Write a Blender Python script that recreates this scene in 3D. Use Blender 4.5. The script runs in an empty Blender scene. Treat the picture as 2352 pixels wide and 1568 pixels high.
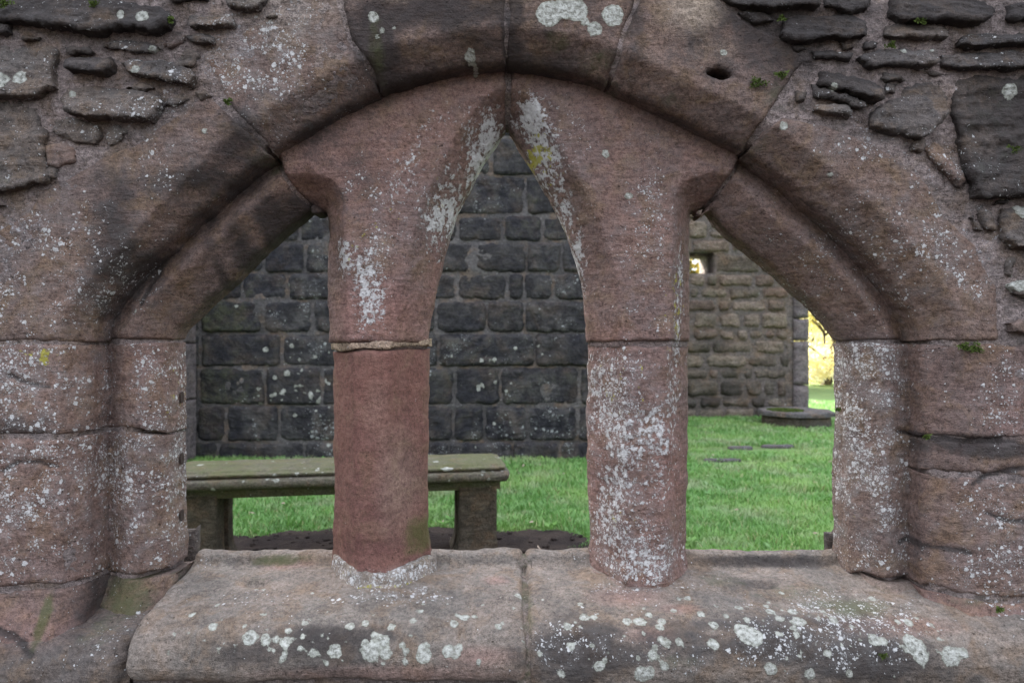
import bpy, math, random
import numpy as np
from mathutils import Vector
from mathutils.geometry import delaunay_2d_cdt

R = math.radians
scene = bpy.context.scene
col = scene.collection
CAMZ = 1.2          # eye height above the ground
F = 1568.0          # focal length in px of a 2352 px wide picture

# ------------------------------------------------------------------ camera
cam_d = bpy.data.cameras.new("camera")
cam = bpy.data.objects.new("camera", cam_d)
col.objects.link(cam)
cam.location = (0, 0, CAMZ)
cam.rotation_euler = (R(90), 0, 0)
cam_d.lens = 24.0
cam_d.sensor_width = 36.0
cam_d.clip_start = 0.05
cam_d.clip_end = 600
cam_d.dof.use_dof = True
cam_d.dof.focus_distance = 1.62
cam_d.dof.aperture_fstop = 4.5
scene.camera = cam

# ------------------------------------------------------------------ light
SUN_EL, SUN_AZ = R(30), R(-38)     # azimuth measured from +y towards +x
w = bpy.data.worlds.new("World")
scene.world = w
w.use_nodes = True
nt = w.node_tree
nt.nodes.clear()
sky = nt.nodes.new("ShaderNodeTexSky")
sky.sky_type = 'NISHITA'
sky.sun_disc = False
sky.sun_elevation = SUN_EL
sky.sun_rotation = SUN_AZ
sky.air_density = 1.0
sky.dust_density = 2.5
hs = nt.nodes.new("ShaderNodeHueSaturation")
hs.inputs['Saturation'].default_value = 0.30
bg = nt.nodes.new("ShaderNodeBackground")
bg.inputs['Strength'].default_value = 0.14
wo = nt.nodes.new("ShaderNodeOutputWorld")
nt.links.new(sky.outputs[0], hs.inputs['Color'])
# thin high cloud: the sky is brighter overhead than near the skyline
geo = nt.nodes.new("ShaderNodeTexCoord"); sepz = nt.nodes.new("ShaderNodeSeparateXYZ"); mr = nt.nodes.new("ShaderNodeMapRange")
nt.links.new(geo.outputs['Generated'], sepz.inputs[0]); nt.links.new(sepz.outputs['Z'], mr.inputs[0])
mr.inputs[1].default_value = 0.0; mr.inputs[2].default_value = 0.85; mr.inputs[3].default_value = 0.15; mr.inputs[4].default_value = 2.8
vm = nt.nodes.new("ShaderNodeVectorMath"); vm.operation = 'SCALE'
nt.links.new(hs.outputs[0], vm.inputs[0]); nt.links.new(mr.outputs[0], vm.inputs['Scale'])
nt.links.new(vm.outputs[0], bg.inputs['Color'])
nt.links.new(bg.outputs[0], wo.inputs['Surface'])
sun_d = bpy.data.lights.new("sun", 'SUN')
sun = bpy.data.objects.new("sun", sun_d)
col.objects.link(sun)
sun_d.energy = 5.0
sun_d.angle = R(0.5)
sun_d.color = (1.0, 0.93, 0.82)
sd = Vector((math.sin(SUN_AZ) * math.cos(SUN_EL), math.cos(SUN_AZ) * math.cos(SUN_EL), math.sin(SUN_EL)))
sun.rotation_euler = sd.to_track_quat('Z', 'Y').to_euler()
sun.location = sd * 50
scene.view_settings.view_transform = 'Standard'
scene.view_settings.look = 'None'
scene.view_settings.gamma = 1.0
scene.view_settings.exposure = 2.0

# ------------------------------------------------------------------ helpers
def tag(o, label=None, cat=None, group=None, kind=None):
    if label: o['label'] = label
    if cat: o['category'] = cat
    if group: o['group'] = group
    if kind: o['kind'] = kind
    return o

def empty(name, loc, rz=0.0):
    o = bpy.data.objects.new(name, None)
    o.empty_display_size = 0.1
    col.objects.link(o)
    o.location = loc
    o.rotation_euler = (0, 0, rz)
    return o

def mesh_obj(name, V, Fc, mat, parent=None, smooth=True, attrs=None, offset=None):
    me = bpy.data.meshes.new(name)
    V = np.asarray(V, dtype=np.float64)
    if offset is not None:
        V = V - np.asarray(offset)[None, :]
    if isinstance(Fc, np.ndarray):
        n = Fc.shape[1]
        me.vertices.add(len(V)); me.vertices.foreach_set('co', V.astype(np.float32).ravel())
        me.loops.add(Fc.size); me.loops.foreach_set('vertex_index', Fc.astype(np.int32).ravel())
        me.polygons.add(len(Fc))
        me.polygons.foreach_set('loop_start', np.arange(0, Fc.size, n, dtype=np.int32))
        me.polygons.foreach_set('loop_total', np.full(len(Fc), n, dtype=np.int32))
        me.update(calc_edges=True)
        me.validate()
    else:
        me.from_pydata([tuple(v) for v in V], [], [tuple(f) for f in Fc])
    if smooth:
        me.polygons.foreach_set('use_smooth', [True] * len(me.polygons))
    if attrs:
        for k, a in attrs.items():
            at = me.attributes.new(k, 'FLOAT_COLOR', 'POINT')
            at.data.foreach_set('color', a.astype(np.float32).ravel())
    me.materials.append(mat)
    o = bpy.data.objects.new(name, me)
    col.objects.link(o)
    if parent is not None:
        o.parent = parent
    return o

rs = np.random.RandomState(7)
PERM = rs.permutation(256)
PERM = np.concatenate([PERM, PERM, PERM])
G3 = rs.normal(size=(256, 3)); G3 /= np.linalg.norm(G3, axis=1)[:, None]

def perlin(P):
    P = np.asarray(P, dtype=np.float64)
    I = np.floor(P).astype(np.int64); f = P - I; I &= 255
    u = f * f * f * (f * (f * 6 - 15) + 10)
    out = np.zeros(len(P))
    for dx in (0, 1):
        wx = u[:, 0] if dx else 1 - u[:, 0]
        for dy in (0, 1):
            wy = u[:, 1] if dy else 1 - u[:, 1]
            for dz in (0, 1):
                wz = u[:, 2] if dz else 1 - u[:, 2]
                h = PERM[PERM[PERM[(I[:, 0] + dx) & 255] + ((I[:, 1] + dy) & 255)] + ((I[:, 2] + dz) & 255)]
                g = G3[h]
                out += wx * wy * wz * (g[:, 0] * (f[:, 0] - dx) + g[:, 1] * (f[:, 1] - dy) + g[:, 2] * (f[:, 2] - dz))
    return out * 1.6

def fbm(P, freq, oct=3, seed=0.0, rough=0.5):
    P = np.asarray(P) * freq + seed * 17.31
    a, s, out = 1.0, 0.0, 0.0
    for i in range(oct):
        out = out + a * perlin(P + i * 31.7); s += a
        P = P * 2.03; a *= rough
    return out / s

def in_poly(P, poly):
    P = np.asarray(P); x, y = P[:, 0], P[:, 1]
    ins = np.zeros(len(P), bool)
    A = np.asarray(poly); B = np.roll(A, -1, axis=0)
    for (x0, y0), (x1, y1) in zip(A, B):
        if y0 == y1: continue
        c = (y0 > y) != (y1 > y)
        ins ^= c & (x < (x1 - x0) * (y - y0) / (y1 - y0) + x0)
    return ins

def poly_dist(P, line, closed=True):
    P = np.asarray(P); A = np.asarray(line)
    B = np.roll(A, -1, axis=0) if closed else A[1:]
    if not closed: A = A[:-1]
    best = np.full(len(P), 1e9)
    for a, b in zip(A, B):
        ab = b - a; L = ab @ ab
        if L < 1e-14: continue
        t = np.clip(((P - a) @ ab) / L, 0, 1)
        dx = P[:, 0] - a[0] - t * ab[0]; dy = P[:, 1] - a[1] - t * ab[1]
        best = np.minimum(best, dx * dx + dy * dy)
    return np.sqrt(best)

def resample(line, res, closed=True):
    A = [np.asarray(p, float) for p in line]
    if closed: A = A + [A[0]]
    out = []
    for a, b in zip(A[:-1], A[1:]):
        L = np.linalg.norm(b - a)
        n = max(1, int(round(L / res)))
        for i in range(n): out.append(a + (b - a) * i / n)
    if not closed: out.append(A[-1])
    return np.array(out)

def smooth_curve(pts, n=8):
    """open Catmull-Rom through pts"""
    P = np.array(pts, float)
    Q = np.vstack([2 * P[0] - P[1], P, 2 * P[-1] - P[-2]])
    out = []
    for i in range(len(P) - 1):
        p0, p1, p2, p3 = Q[i], Q[i + 1], Q[i + 2], Q[i + 3]
        for k in range(n):
            t = k / n
            out.append(0.5 * ((2 * p1) + (-p0 + p2) * t + (2 * p0 - 5 * p1 + 4 * p2 - p3) * t * t + (-p0 + 3 * p1 - 3 * p2 + p3) * t ** 3))
    out.append(P[-1])
    return np.array(out)

def chaikin(P, n=1, k=.14):
    P = np.asarray(P, float)
    for _ in range(n):
        Q = np.roll(P, -1, axis=0)
        P = np.stack([(1 - k) * P + k * Q, k * P + (1 - k) * Q], 1).reshape(-1, 2)
    return P

def W(u, v, Y):
    """a point of the wall at depth Y, (x, z)"""
    return np.array([(u - 1176) / F * Y, CAMZ - (v - 784) / F * Y])

def WL(pts, Y):
    return np.array([W(p[0], p[1], p[2] if len(p) > 2 else Y) for p in pts])

def sstep(a, b, x):
    t = np.clip((x - a) / (b - a), 0, 1)
    return t * t * (3 - 2 * t)

def triangulate(loop, holes, interior):
    V = [Vector(p) for p in loop]; E = [(i, (i + 1) % len(loop)) for i in range(len(loop))]
    for h in holes:
        b = len(V); V += [Vector(p) for p in h]
        E += [(b + i, b + (i + 1) % len(h)) for i in range(len(h))]
    V += [Vector(p) for p in interior]
    vo, eo, fo, _, _, _ = delaunay_2d_cdt(V, E, [], 0, 1e-7)
    V2 = np.array([(v.x, v.y) for v in vo]); T = np.array([f for f in fo if len(f) == 3], dtype=np.int64)
    c = V2[T].mean(axis=1)
    keep = in_poly(c, loop)
    for h in holes: keep &= ~in_poly(c, h)
    T = T[keep]
    used = np.unique(T); m = np.full(len(V2), -1); m[used] = np.arange(len(used))
    V2 = V2[used]; T = m[T]
    # orient: in the (x,z) plane seen from -y the front should be counter-clockwise
    a = V2[T]; ar = (a[:, 1, 0] - a[:, 0, 0]) * (a[:, 2, 1] - a[:, 0, 1]) - (a[:, 1, 1] - a[:, 0, 1]) * (a[:, 2, 0] - a[:, 0, 0])
    T[ar < 0] = T[ar < 0][:, ::-1]
    return V2, T

def boundary_edges(T):
    E = np.concatenate([T[:, [0, 1]], T[:, [1, 2]], T[:, [2, 0]]])
    key = np.sort(E, axis=1); k = key[:, 0] * 10_000_000 + key[:, 1]
    _, inv, cnt = np.unique(k, return_inverse=True, return_counts=True)
    return E[cnt[inv] == 1]

def normals(V, T):
    n = np.cross(V[T[:, 1]] - V[T[:, 0]], V[T[:, 2]] - V[T[:, 0]])
    N = np.zeros_like(V)
    for i in range(3): np.add.at(N, T[:, i], n)
    return N / (np.linalg.norm(N, axis=1)[:, None] + 1e-12)

def slab(poly, yfun, back, res=0.006, rnd=0.009, gap=0.0025, holes=(), rough=(0.003, 0.0012), seed=0, wob=0.002, close_back=False, side_res=0.016):
    """a stone: outline in (x,z), front face yfun(x,z), running back to y=back"""
    sd_ = np.random.RandomState(int(seed * 100) % 99991 + 3)
    L = resample(poly, res)
    # inset by the gap and make the outline uneven
    nx = np.roll(L, -1, axis=0) - np.roll(L, 1, axis=0)
    area = np.sum(L[:, 0] * np.roll(L[:, 1], -1) - np.roll(L[:, 0], -1) * L[:, 1])
    nn = np.stack([-nx[:, 1], nx[:, 0]], 1) * (1 if area > 0 else -1)
    nn /= np.linalg.norm(nn, axis=1)[:, None] + 1e-9
    P3 = np.stack([L[:, 0], np.full(len(L), seed * 3.1), L[:, 1]], 1)
    off = gap + wob * (0.5 + fbm(P3, 14, 3, seed)) + wob * 0.5 * fbm(P3, 70, 2, seed)
    L = L + nn * off[:, None]
    H = [resample(h, res) for h in holes]
    lo, hi = L.min(0), L.max(0)
    gx = np.arange(lo[0], hi[0], res); gy = np.arange(lo[1], hi[1], res * 0.87)
    X, Z = np.meshgrid(gx, gy); X[1::2] += res * 0.5
    I = np.stack([X.ravel(), Z.ravel()], 1)
    I = I + sd_.uniform(-.18, .18, I.shape) * res
    I = I[in_poly(I, L)]
    for h in H: I = I[~in_poly(I, h)]
    if len(I):
        d = poly_dist(I, L)
        for h in H: d = np.minimum(d, poly_dist(I, h))
        I = I[d > 0.55 * res]
    V2, T = triangulate(L, H, I)
    d = poly_dist(V2, L)
    for h in H: d = np.minimum(d, poly_dist(V2, h))
    Y = yfun(V2[:, 0], V2[:, 1])
    if rnd > 0:
        P3 = np.stack([V2[:, 0], Y, V2[:, 1]], 1)
        r = rnd * (1 + 0.5 * fbm(P3, 18, 2, seed + 5) + 4.0 * np.clip(fbm(P3, 13, 2, seed + 6) - .22, 0, 1) * min(1, .01 / rnd))
        t = np.clip(1 - d / r, 0, 1)
        Y = Y + r * (1 - np.sqrt(np.clip(1 - t * t, 0, 1))) * 0.9
    V = np.stack([V2[:, 0], Y, V2[:, 1]], 1)
    BE = boundary_edges(T)
    bv = np.unique(BE); idx = {int(v): i for i, v in enumerate(bv)}
    depth = float(np.max(back - Y[bv])); nr = max(1, int(math.ceil(depth / side_res)))
    allV = [V]; n0 = len(V); prev = bv.copy(); faces = [T]
    BEi = np.array([[idx[int(a)], idx[int(b)]] for a, b in BE])
    for k in range(1, nr + 1):
        f = k / nr
        ring = V[bv].copy(); ring[:, 1] = V[bv][:, 1] * (1 - f) + back * f
        allV.append(ring); cur = n0 + np.arange(len(bv)); n0 += len(bv)
        a, b = prev[BEi[:, 0]], prev[BEi[:, 1]]; c, dd = cur[BEi[:, 0]], cur[BEi[:, 1]]
        faces.append(np.stack([a, c, b], 1)); faces.append(np.stack([b, c, dd], 1))
        prev = cur
    if close_back:
        m = np.full(len(V), -1); m[bv] = prev
        Tb = T.copy(); inner = np.where(m < 0)[0]
        m[inner] = n0 + np.arange(len(inner)); bk = V[inner].copy(); bk[:, 1] = back
        allV.append(bk); faces.append(m[Tb][:, ::-1])
    V = np.concatenate(allV); T = np.concatenate(faces)
    N = normals(V, T)
    if rough:
        dsp = rough[0] * fbm(V, 9, 2, seed) + rough[1] * fbm(V, 42, 2, seed + 1) + 0.35 * rough[1] * fbm(V, 120, 2, seed + 2)
        V = V + N * dsp[:, None]
    dd = np.concatenate([d, np.full(len(V) - len(d), 0.0)])
    return V, T, dd

def merge(parts):
    Vs, Ts, n = [], [], 0
    for V, T in parts:
        Vs.append(V); Ts.append(T + n); n += len(V)
    return np.concatenate(Vs), np.concatenate(Ts)

# ------------------------------------------------------------------ materials
class NB:
    """a little node builder"""
    def __init__(s, name):
        s.m = bpy.data.materials.new(name); s.m.use_nodes = True; s.t = s.m.node_tree; s.t.nodes.clear()
        s.out = s.t.nodes.new('ShaderNodeOutputMaterial')
    def n(s, typ, **kw):
        nd = s.t.nodes.new(typ)
        for k, v in kw.items(): setattr(nd, k, v)
        return nd
    def link(s, a, b): s.t.links.new(a, b)
    def put(s, sock, v):
        if isinstance(v, bpy.types.NodeSocket): s.link(v, sock)
        else:
            if isinstance(v, (tuple, list)) and len(v) == 3 and sock.type == 'RGBA': v = (*v, 1)
            sock.default_value = v
    def math(s, op, a, b=None, c=None, clamp=False):
        nd = s.n('ShaderNodeMath', operation=op, use_clamp=clamp)
        s.put(nd.inputs[0], a)
        if b is not None: s.put(nd.inputs[1], b)
        if c is not None: s.put(nd.inputs[2], c)
        return nd.outputs[0]
    def mix(s, f, a, b, mode='MIX'):
        nd = s.n('ShaderNodeMix', data_type='RGBA', blend_type=mode)
        s.put(nd.inputs[0], f); s.put(nd.inputs[6], a); s.put(nd.inputs[7], b)
        return nd.outputs[2]
    def noise(s, vec, scale, detail=4, rough=0.55, dist=0.0):
        nd = s.n('ShaderNodeTexNoise')
        s.link(vec, nd.inputs['Vector']); nd.inputs['Scale'].default_value = scale
        nd.inputs['Detail'].default_value = detail; nd.inputs['Roughness'].default_value = rough
        nd.inputs['Distortion'].default_value = dist
        return nd.outputs['Fac']
    def ramp(s, f, a, b):
        nd = s.n('ShaderNodeMapRange', interpolation_type='SMOOTHSTEP')
        s.put(nd.inputs[0], f); s.put(nd.inputs[1], a); s.put(nd.inputs[2], b)
        return nd.outputs[0]
    def voro(s, vec, scale, rand=1.0):
        nd = s.n('ShaderNodeTexVoronoi'); s.link(vec, nd.inputs['Vector'])
        nd.inputs['Scale'].default_value = scale; nd.inputs['Randomness'].default_value = rand
        return nd.outputs['Distance'], nd.outputs['Color']

def stone_mat(name, c1, c2, c3, dark=(.026, .021, .021), lich=(.60, .595, .60), scale=1.0, bump=1.0, grain=1.0, speck=1.0, brown=.6, bed=.36, green=(.06, .07, .018)):
    b = NB(name)
    tc = b.n('ShaderNodeTexCoord').outputs['Object']
    info = b.n('ShaderNodeObjectInfo')
    sc = scale
    p1 = b.n('ShaderNodeAttribute', attribute_name='paint'); p2 = b.n('ShaderNodeAttribute', attribute_name='tint')
    s1 = b.n('ShaderNodeSeparateColor'); b.link(p1.outputs['Color'], s1.inputs[0])
    s2 = b.n('ShaderNodeSeparateColor'); b.link(p2.outputs['Color'], s2.inputs[0])
    LI, DK, GR = s1.outputs[0], s1.outputs[1], s1.outputs[2]; SDF = p1.outputs['Alpha']
    CR, YE, RD = s2.outputs[0], s2.outputs[1], s2.outputs[2]; PA = p2.outputs['Alpha']
    nA = b.noise(tc, 5.0 / sc, 5, .6); nB = b.noise(tc, 27 / sc, 5, .65); nC = b.noise(tc, 110 / sc, 4, .7); nD = b.noise(tc, 420 / sc, 3, .7)
    c = b.mix(b.ramp(nA, .35, .65), c1, c2)
    c = b.mix(b.math('MULTIPLY', b.ramp(nB, .42, .72), .75), c, c3)
    nH = b.noise(tc, 14 / sc, 5, .62, .6)
    c = b.mix(b.math('MULTIPLY', b.ramp(nH, .46, .68), brown), c, (.165, .108, .068))
    # red tint
    c = b.mix(b.math('MULTIPLY', RD, b.math('ADD', .55, b.math('MULTIPLY', nB, .7)), clamp=True), c, (.245, .125, .105))
    c = b.mix(b.math('MULTIPLY', PA, b.math('ADD', .4, nC), clamp=True), c, (.36, .29, .23))
    # grain
    g = b.math('ADD', b.math('MULTIPLY', b.ramp(nC, .25, .75), .75 * grain), b.math('MULTIPLY', b.ramp(nD, .25, .75), .75 * grain))
    g = b.math('ADD', g, b.math('MULTIPLY', b.ramp(nB, .25, .75), .35 * grain))
    g = b.math('ADD', g, 1.0 - .925 * grain)
    vm = b.n('ShaderNodeVectorMath', operation='SCALE'); b.link(c, vm.inputs[0]); b.link(g, vm.inputs['Scale'])
    c = vm.outputs[0]
    mp = b.n('ShaderNodeMapping'); b.link(tc, mp.inputs['Vector']); mp.inputs['Scale'].default_value = (1, 1, 4.5); mp.inputs['Rotation'].default_value = (0, .12, 0)
    nS = b.noise(mp.outputs[0], 19 / sc, 5, .62, .35)
    vs_ = b.n('ShaderNodeVectorMath', operation='SCALE'); b.link(c, vs_.inputs[0]); b.link(b.math('ADD', 1 - bed * .52, b.math('MULTIPLY', b.ramp(nS, .3, .7), bed)), vs_.inputs['Scale']); c = vs_.outputs[0]
    # black weathering crust
    dk = b.ramp(b.math('ADD', DK, b.math('ADD', b.math('MULTIPLY', b.math('SUBTRACT', nA, .5), .9), b.math('MULTIPLY', b.math('SUBTRACT', nB, .5), 1.1))), .22, 1.0)
    dk = b.math('MULTIPLY', dk, .84)
    c = b.mix(dk, c, dark)
    # green algae
    gf = b.ramp(b.math('ADD', GR, b.math('MULTIPLY', b.math('SUBTRACT', nB, .5), 1.2)), .25, .95)
    c = b.mix(b.math('MULTIPLY', gf, .75), c, green)
    c = b.mix(b.math('MULTIPLY', b.math('MULTIPLY', LI, .14), b.ramp(nB, .35, .65), clamp=True), c, (.42, .41, .41))
    # lichen: fine specks
    wv = b.n('ShaderNodeVectorMath', operation='ADD')
    nn = b.n('ShaderNodeTexNoise'); b.link(tc, nn.inputs['Vector']); nn.inputs['Scale'].default_value = 160 / sc; nn.inputs['Detail'].default_value = 2
    sv = b.n('ShaderNodeVectorMath', operation='SCALE'); b.link(nn.outputs['Color'], sv.inputs[0]); sv.inputs['Scale'].default_value = .010 * sc
    b.link(tc, wv.inputs[0]); b.link(sv.outputs[0], wv.inputs[1]); wvec = wv.outputs[0]
    nG = b.noise(tc, 11 / sc, 3, .6)
    dens = b.math('MULTIPLY', b.math('MULTIPLY', LI, b.math('ADD', b.math('MULTIPLY', b.ramp(nG, .34, .66), 1.0), b.math('MULTIPLY', b.ramp(nB, .35, .65), .65))), .72 * speck)
    masks = []
    for scl, thr in ((150, .36), (270, .40), (75, .31)):
        d, cc = b.voro(wvec, scl / sc)
        sp = b.n('ShaderNodeSeparateColor'); b.link(cc, sp.inputs[0])
        on = b.math('SUBTRACT', dens, sp.outputs[0])          # >0 where this cell holds a speck
        rad = b.math('MULTIPLY', b.math('MULTIPLY', b.ramp(on, -.02, .5), sp.outputs[1]), thr * 1.5)
        masks.append(b.ramp(b.math('SUBTRACT', rad, d), -.03, .05))
    sm = b.math('MAXIMUM', b.math('MULTIPLY', masks[0], b.math('ADD', .5, b.math('MULTIPLY', nC, 1.0)), clamp=True), b.math('MAXIMUM', b.math('MULTIPLY', masks[1], .7), masks[2]))
    # lichen: crust
    nE = b.noise(tc, 62 / sc, 7, .72)
    nE = b.math('ADD', nE, b.math('MULTIPLY', b.math('SUBTRACT', nC, .5), .28))
    cr = b.ramp(b.math('ADD', nE, b.math('MULTIPLY', CR, .215)), .68, .77)
    # lichen: big rosettes from a signed distance
    nF = b.noise(tc, 75 / sc, 4, .6)
    sdf = b.math('ADD', SDF, b.math('MULTIPLY', b.math('SUBTRACT', nF, .5), .015))
    ro = b.math('MULTIPLY', b.math('SUBTRACT', 1.0, b.ramp(sdf, -.0012, .0012)), b.math('ADD', .62, b.math('MULTIPLY', b.ramp(nC, .3, .55), .38)))
    rim = b.math('SUBTRACT', b.ramp(sdf, -.006, 0), 0.0)
    lc = b.mix(nC, (lich[0] * .75, lich[1] * .75, lich[2] * .72), (lich[0] * 1.2, lich[1] * 1.2, lich[2] * 1.22))
    rc = b.mix(b.math('MULTIPLY', rim, .5), b.mix(b.ramp(nC, .3, .7), (.25, .255, .22), (.52, .52, .49)), (.24, .25, .20))
    c = b.mix(b.math('MULTIPLY', sm, .82), c, lc)
    c = b.mix(b.math('MULTIPLY', cr, b.math('ADD', .45, b.math('MULTIPLY', nC, .7)), clamp=True), c, lc)
    c = b.mix(ro, c, rc)
    # yellow lichen
    yd = b.math('MULTIPLY', b.ramp(b.math('ADD', b.noise(tc, 48 / sc, 5, .65), b.math('MULTIPLY', YE, .30)), .70, .78), b.ramp(YE, .02, .15))
    c = b.mix(b.math('MULTIPLY', yd, .85), c, (.36, .33, .045))
    # tiny pits
    d, cc = b.voro(wvec, 95 / sc)
    sp = b.n('ShaderNodeSeparateColor'); b.link(cc, sp.inputs[0])
    pit = b.math('MULTIPLY', b.math('SUBTRACT', 1.0, b.ramp(d, .05, .22)), b.ramp(sp.outputs[2], .80, .86))
    c = b.mix(b.math('MULTIPLY', pit, .6), c, (.03, .02, .018))
    # bump
    h = b.math('ADD', b.math('MULTIPLY', nB, 1.2), b.math('MULTIPLY', nC, .55))
    h = b.math('ADD', h, b.math('MULTIPLY', nD, .22))
    h = b.math('ADD', h, b.math('MULTIPLY', b.math('MAXIMUM', sm, b.math('MAXIMUM', cr, ro)), .16))
    h = b.math('ADD', h, b.math('MULTIPLY', nS, bed * 1.6))
    h = b.math('SUBTRACT', h, b.math('MULTIPLY', pit, .9))
    bp = b.n('ShaderNodeBump'); b.link(h, bp.inputs['Height'])
    bp.inputs['Strength'].default_value = min(1, .9 * bump); bp.inputs['Distance'].default_value = .0095 * sc * bump
    bs = b.n('ShaderNodeBsdfPrincipled')
    b.link(c, bs.inputs['Base Color']); b.link(bp.outputs[0], bs.inputs['Normal'])
    bs.inputs['Roughness'].default_value = .88
    bs.inputs['Specular IOR Level'].default_value = .25
    b.link(bs.outputs[0], b.out.inputs[0])
    return b.m

M_SAND = stone_mat('red_sandstone', (.182, .122, .100), (.148, .107, .098), (.098, .075, .070), brown=.75)
M_RED = stone_mat('fresh_red_sandstone', (.172, .084, .068), (.135, .066, .058), (.175, .095, .076), grain=.75, brown=.4, bed=.12, bump=.8)
M_PLAT = stone_mat('tracery_sandstone', (.215, .132, .110), (.165, .112, .102), (.112, .080, .076))
M_SILL = stone_mat('sill_sandstone', (.225, .182, .155), (.160, .138, .122), (.100, .088, .078))
M_RUB = stone_mat('rubble_stone', (.125, .103, .094), (.085, .073, .070), (.048, .042, .044), bump=1.3)
M_GREY = stone_mat('grey_rubble_stone', (.150, .118, .102), (.115, .096, .088), (.065, .055, .052), bump=1.2)
M_MORT = stone_mat('lime_mortar', (.300, .240, .228), (.205, .165, .158), (.085, .069, .067), bump=1.6, grain=1.3, lich=(.5, .48, .5))
M_MORTP = stone_mat('pale_mortar', (.48, .36, .25), (.40, .30, .21), (.28, .20, .14), bump=1.5, grain=1.4)
M_FARA = stone_mat('dark_ashlar', brown=.2, c1=(.037, .035, .038), c2=(.023, .023, .030), c3=(.050, .045, .042), scale=3.2, lich=(.40, .42, .42), bump=1.2)
M_FARM = stone_mat('far_mortar', (.13, .12, .12), (.075, .070, .072), (.045, .042, .045), scale=3.0)
M_FARB = stone_mat('brown_rubble', (.115, .092, .072), (.070, .062, .050), (.135, .112, .094), scale=4.0, lich=(.36, .36, .33), bump=1.2)
M_FARBM = stone_mat('brown_wall_mortar', (.17, .14, .13), (.12, .10, .093), (.075, .066, .060), scale=4.0)
M_PIER = stone_mat('smooth_grey_stone', (.150, .125, .130), (.115, .098, .105), (.17, .145, .14), scale=2.5, brown=.2)
M_BENCH = stone_mat('mossy_bench_stone', (.150, .132, .108), (.12, .105, .085), (.08, .072, .058), scale=1.6, green=(.085, .10, .025))

# ------------------------------------------------------------------ the window in numbers
YW = 1.50      # face of the wall
YR = 1.56      # inner edge of the chamfered relieving arch
YT = 1.60      # face of the tracery
YE = 1.68      # edge of the lights
YB = 1.74      # back of the tracery
ring_left = WL([(213, 785), (216, 745), (262, 678), (324, 613), (440, 506), (540, 420), (625, 354), (740, 280), (870, 214), (1010, 172), (1165, 150)], YR)
ring_right = WL([(1165, 150), (1290, 168), (1400, 201), (1550, 272), (1711, 352), (1828, 440), (1949, 547), (2035, 643), (2100, 735), (2111, 785)], YR)
RL, RR = smooth_curve(ring_left, 8), smooth_curve(ring_right, 8)
RING = np.vstack([RL, RR[1:]])
zb = CAMZ - 1.0
RINGC = np.vstack([[RL[0][0], zb], RING, [RR[-1][0], zb]])
SZ = CAMZ - .61
LA = smooth_curve(WL([(428, 778), (445, 750), (500, 698), (560, 646), (640, 568), (700, 518), (736, 486)], YB), 6)
light_l = np.vstack([[W(430, 785, YB)[0], SZ], W(432, 1000, YB), W(430, 785, YB), LA, WL([(744, 486), (747, 560), (747, 700), (749, 785), (757, 802), (758, 1000), (760, 1200), (762, 1290)], YE), [W(762, 1290, YE)[0] - .006, SZ]])
CLf = smooth_curve(WL([(988, 790), (992, 750), (1003, 690), (1022, 600), (1050, 506), (1082, 440), (1120, 372), (1164, 311)], YB), 6)
CRt = smooth_curve(WL([(1168, 311), (1197, 360), (1240, 432), (1285, 510), (1318, 600), (1335, 690), (1343, 780), (1345, 860)], YB), 6)
light_c = np.vstack([[W(985, 1200, YB)[0] + .004, SZ], W(984, 1240, YB), W(984, 1000, YB), CLf, CRt, W(1346, 1000, YB), W(1349, 1250, YB), [W(1350, 1300, YB)[0] - .004, SZ]])
RA = smooth_curve(WL([(1612, 488), (1650, 540), (1720, 598), (1800, 664), (1870, 733), (1912, 782)], YB), 6)
light_r = np.vstack([[W(1585, 1300, YE)[0] + .006, SZ], WL([(1585, 1290), (1588, 1000), (1590, 785), (1592, 560), (1594, 488)], YE), RA, W(1913, 900, YB), W(1910, 1100, YB), [W(1912, 1280, YB)[0], SZ]])
LIGHTS = [light_l, light_c, light_r]

def lights_dist(P):
    return np.minimum(np.minimum(poly_dist(P, light_l), poly_dist(P, light_c)), poly_dist(P, light_r))

def ring_sd(P):
    d = poly_dist(P, RINGC, closed=False)
    return np.where(in_poly(P, RINGC), -d, d)

def ysplay(x, z):
    P = np.stack([x, z], 1); s = ring_sd(P)
    ww = .062 * (1 - .45 * sstep(-.60, -.90, x))             # the splay dies out towards the left springing
    t = np.clip(1 - s / ww, -.6, 1.2)
    t = np.where(t > .1, t, np.where(t < -.1, 0, (t + .1) ** 2 / .4))
    return YW + .060 * np.clip(t, 0, 1.0)

def yinner(x, z, cove=1.0, cw=.07, cd=.08):
    P = np.stack([x, z], 1); q = -ring_sd(P); d = lights_dist(P)
    t = np.clip(1 - d / cw, -.6, 1)
    t = np.where(t > .07, t, np.where(t < -.07, 0, (t + .07) ** 2 / .28))
    y = YT + cd * t
    y = y + cove * (.034 * np.clip(1 - np.clip(q, 0, 1) / .052, 0, 1) ** 1.15)
    return y

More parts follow.
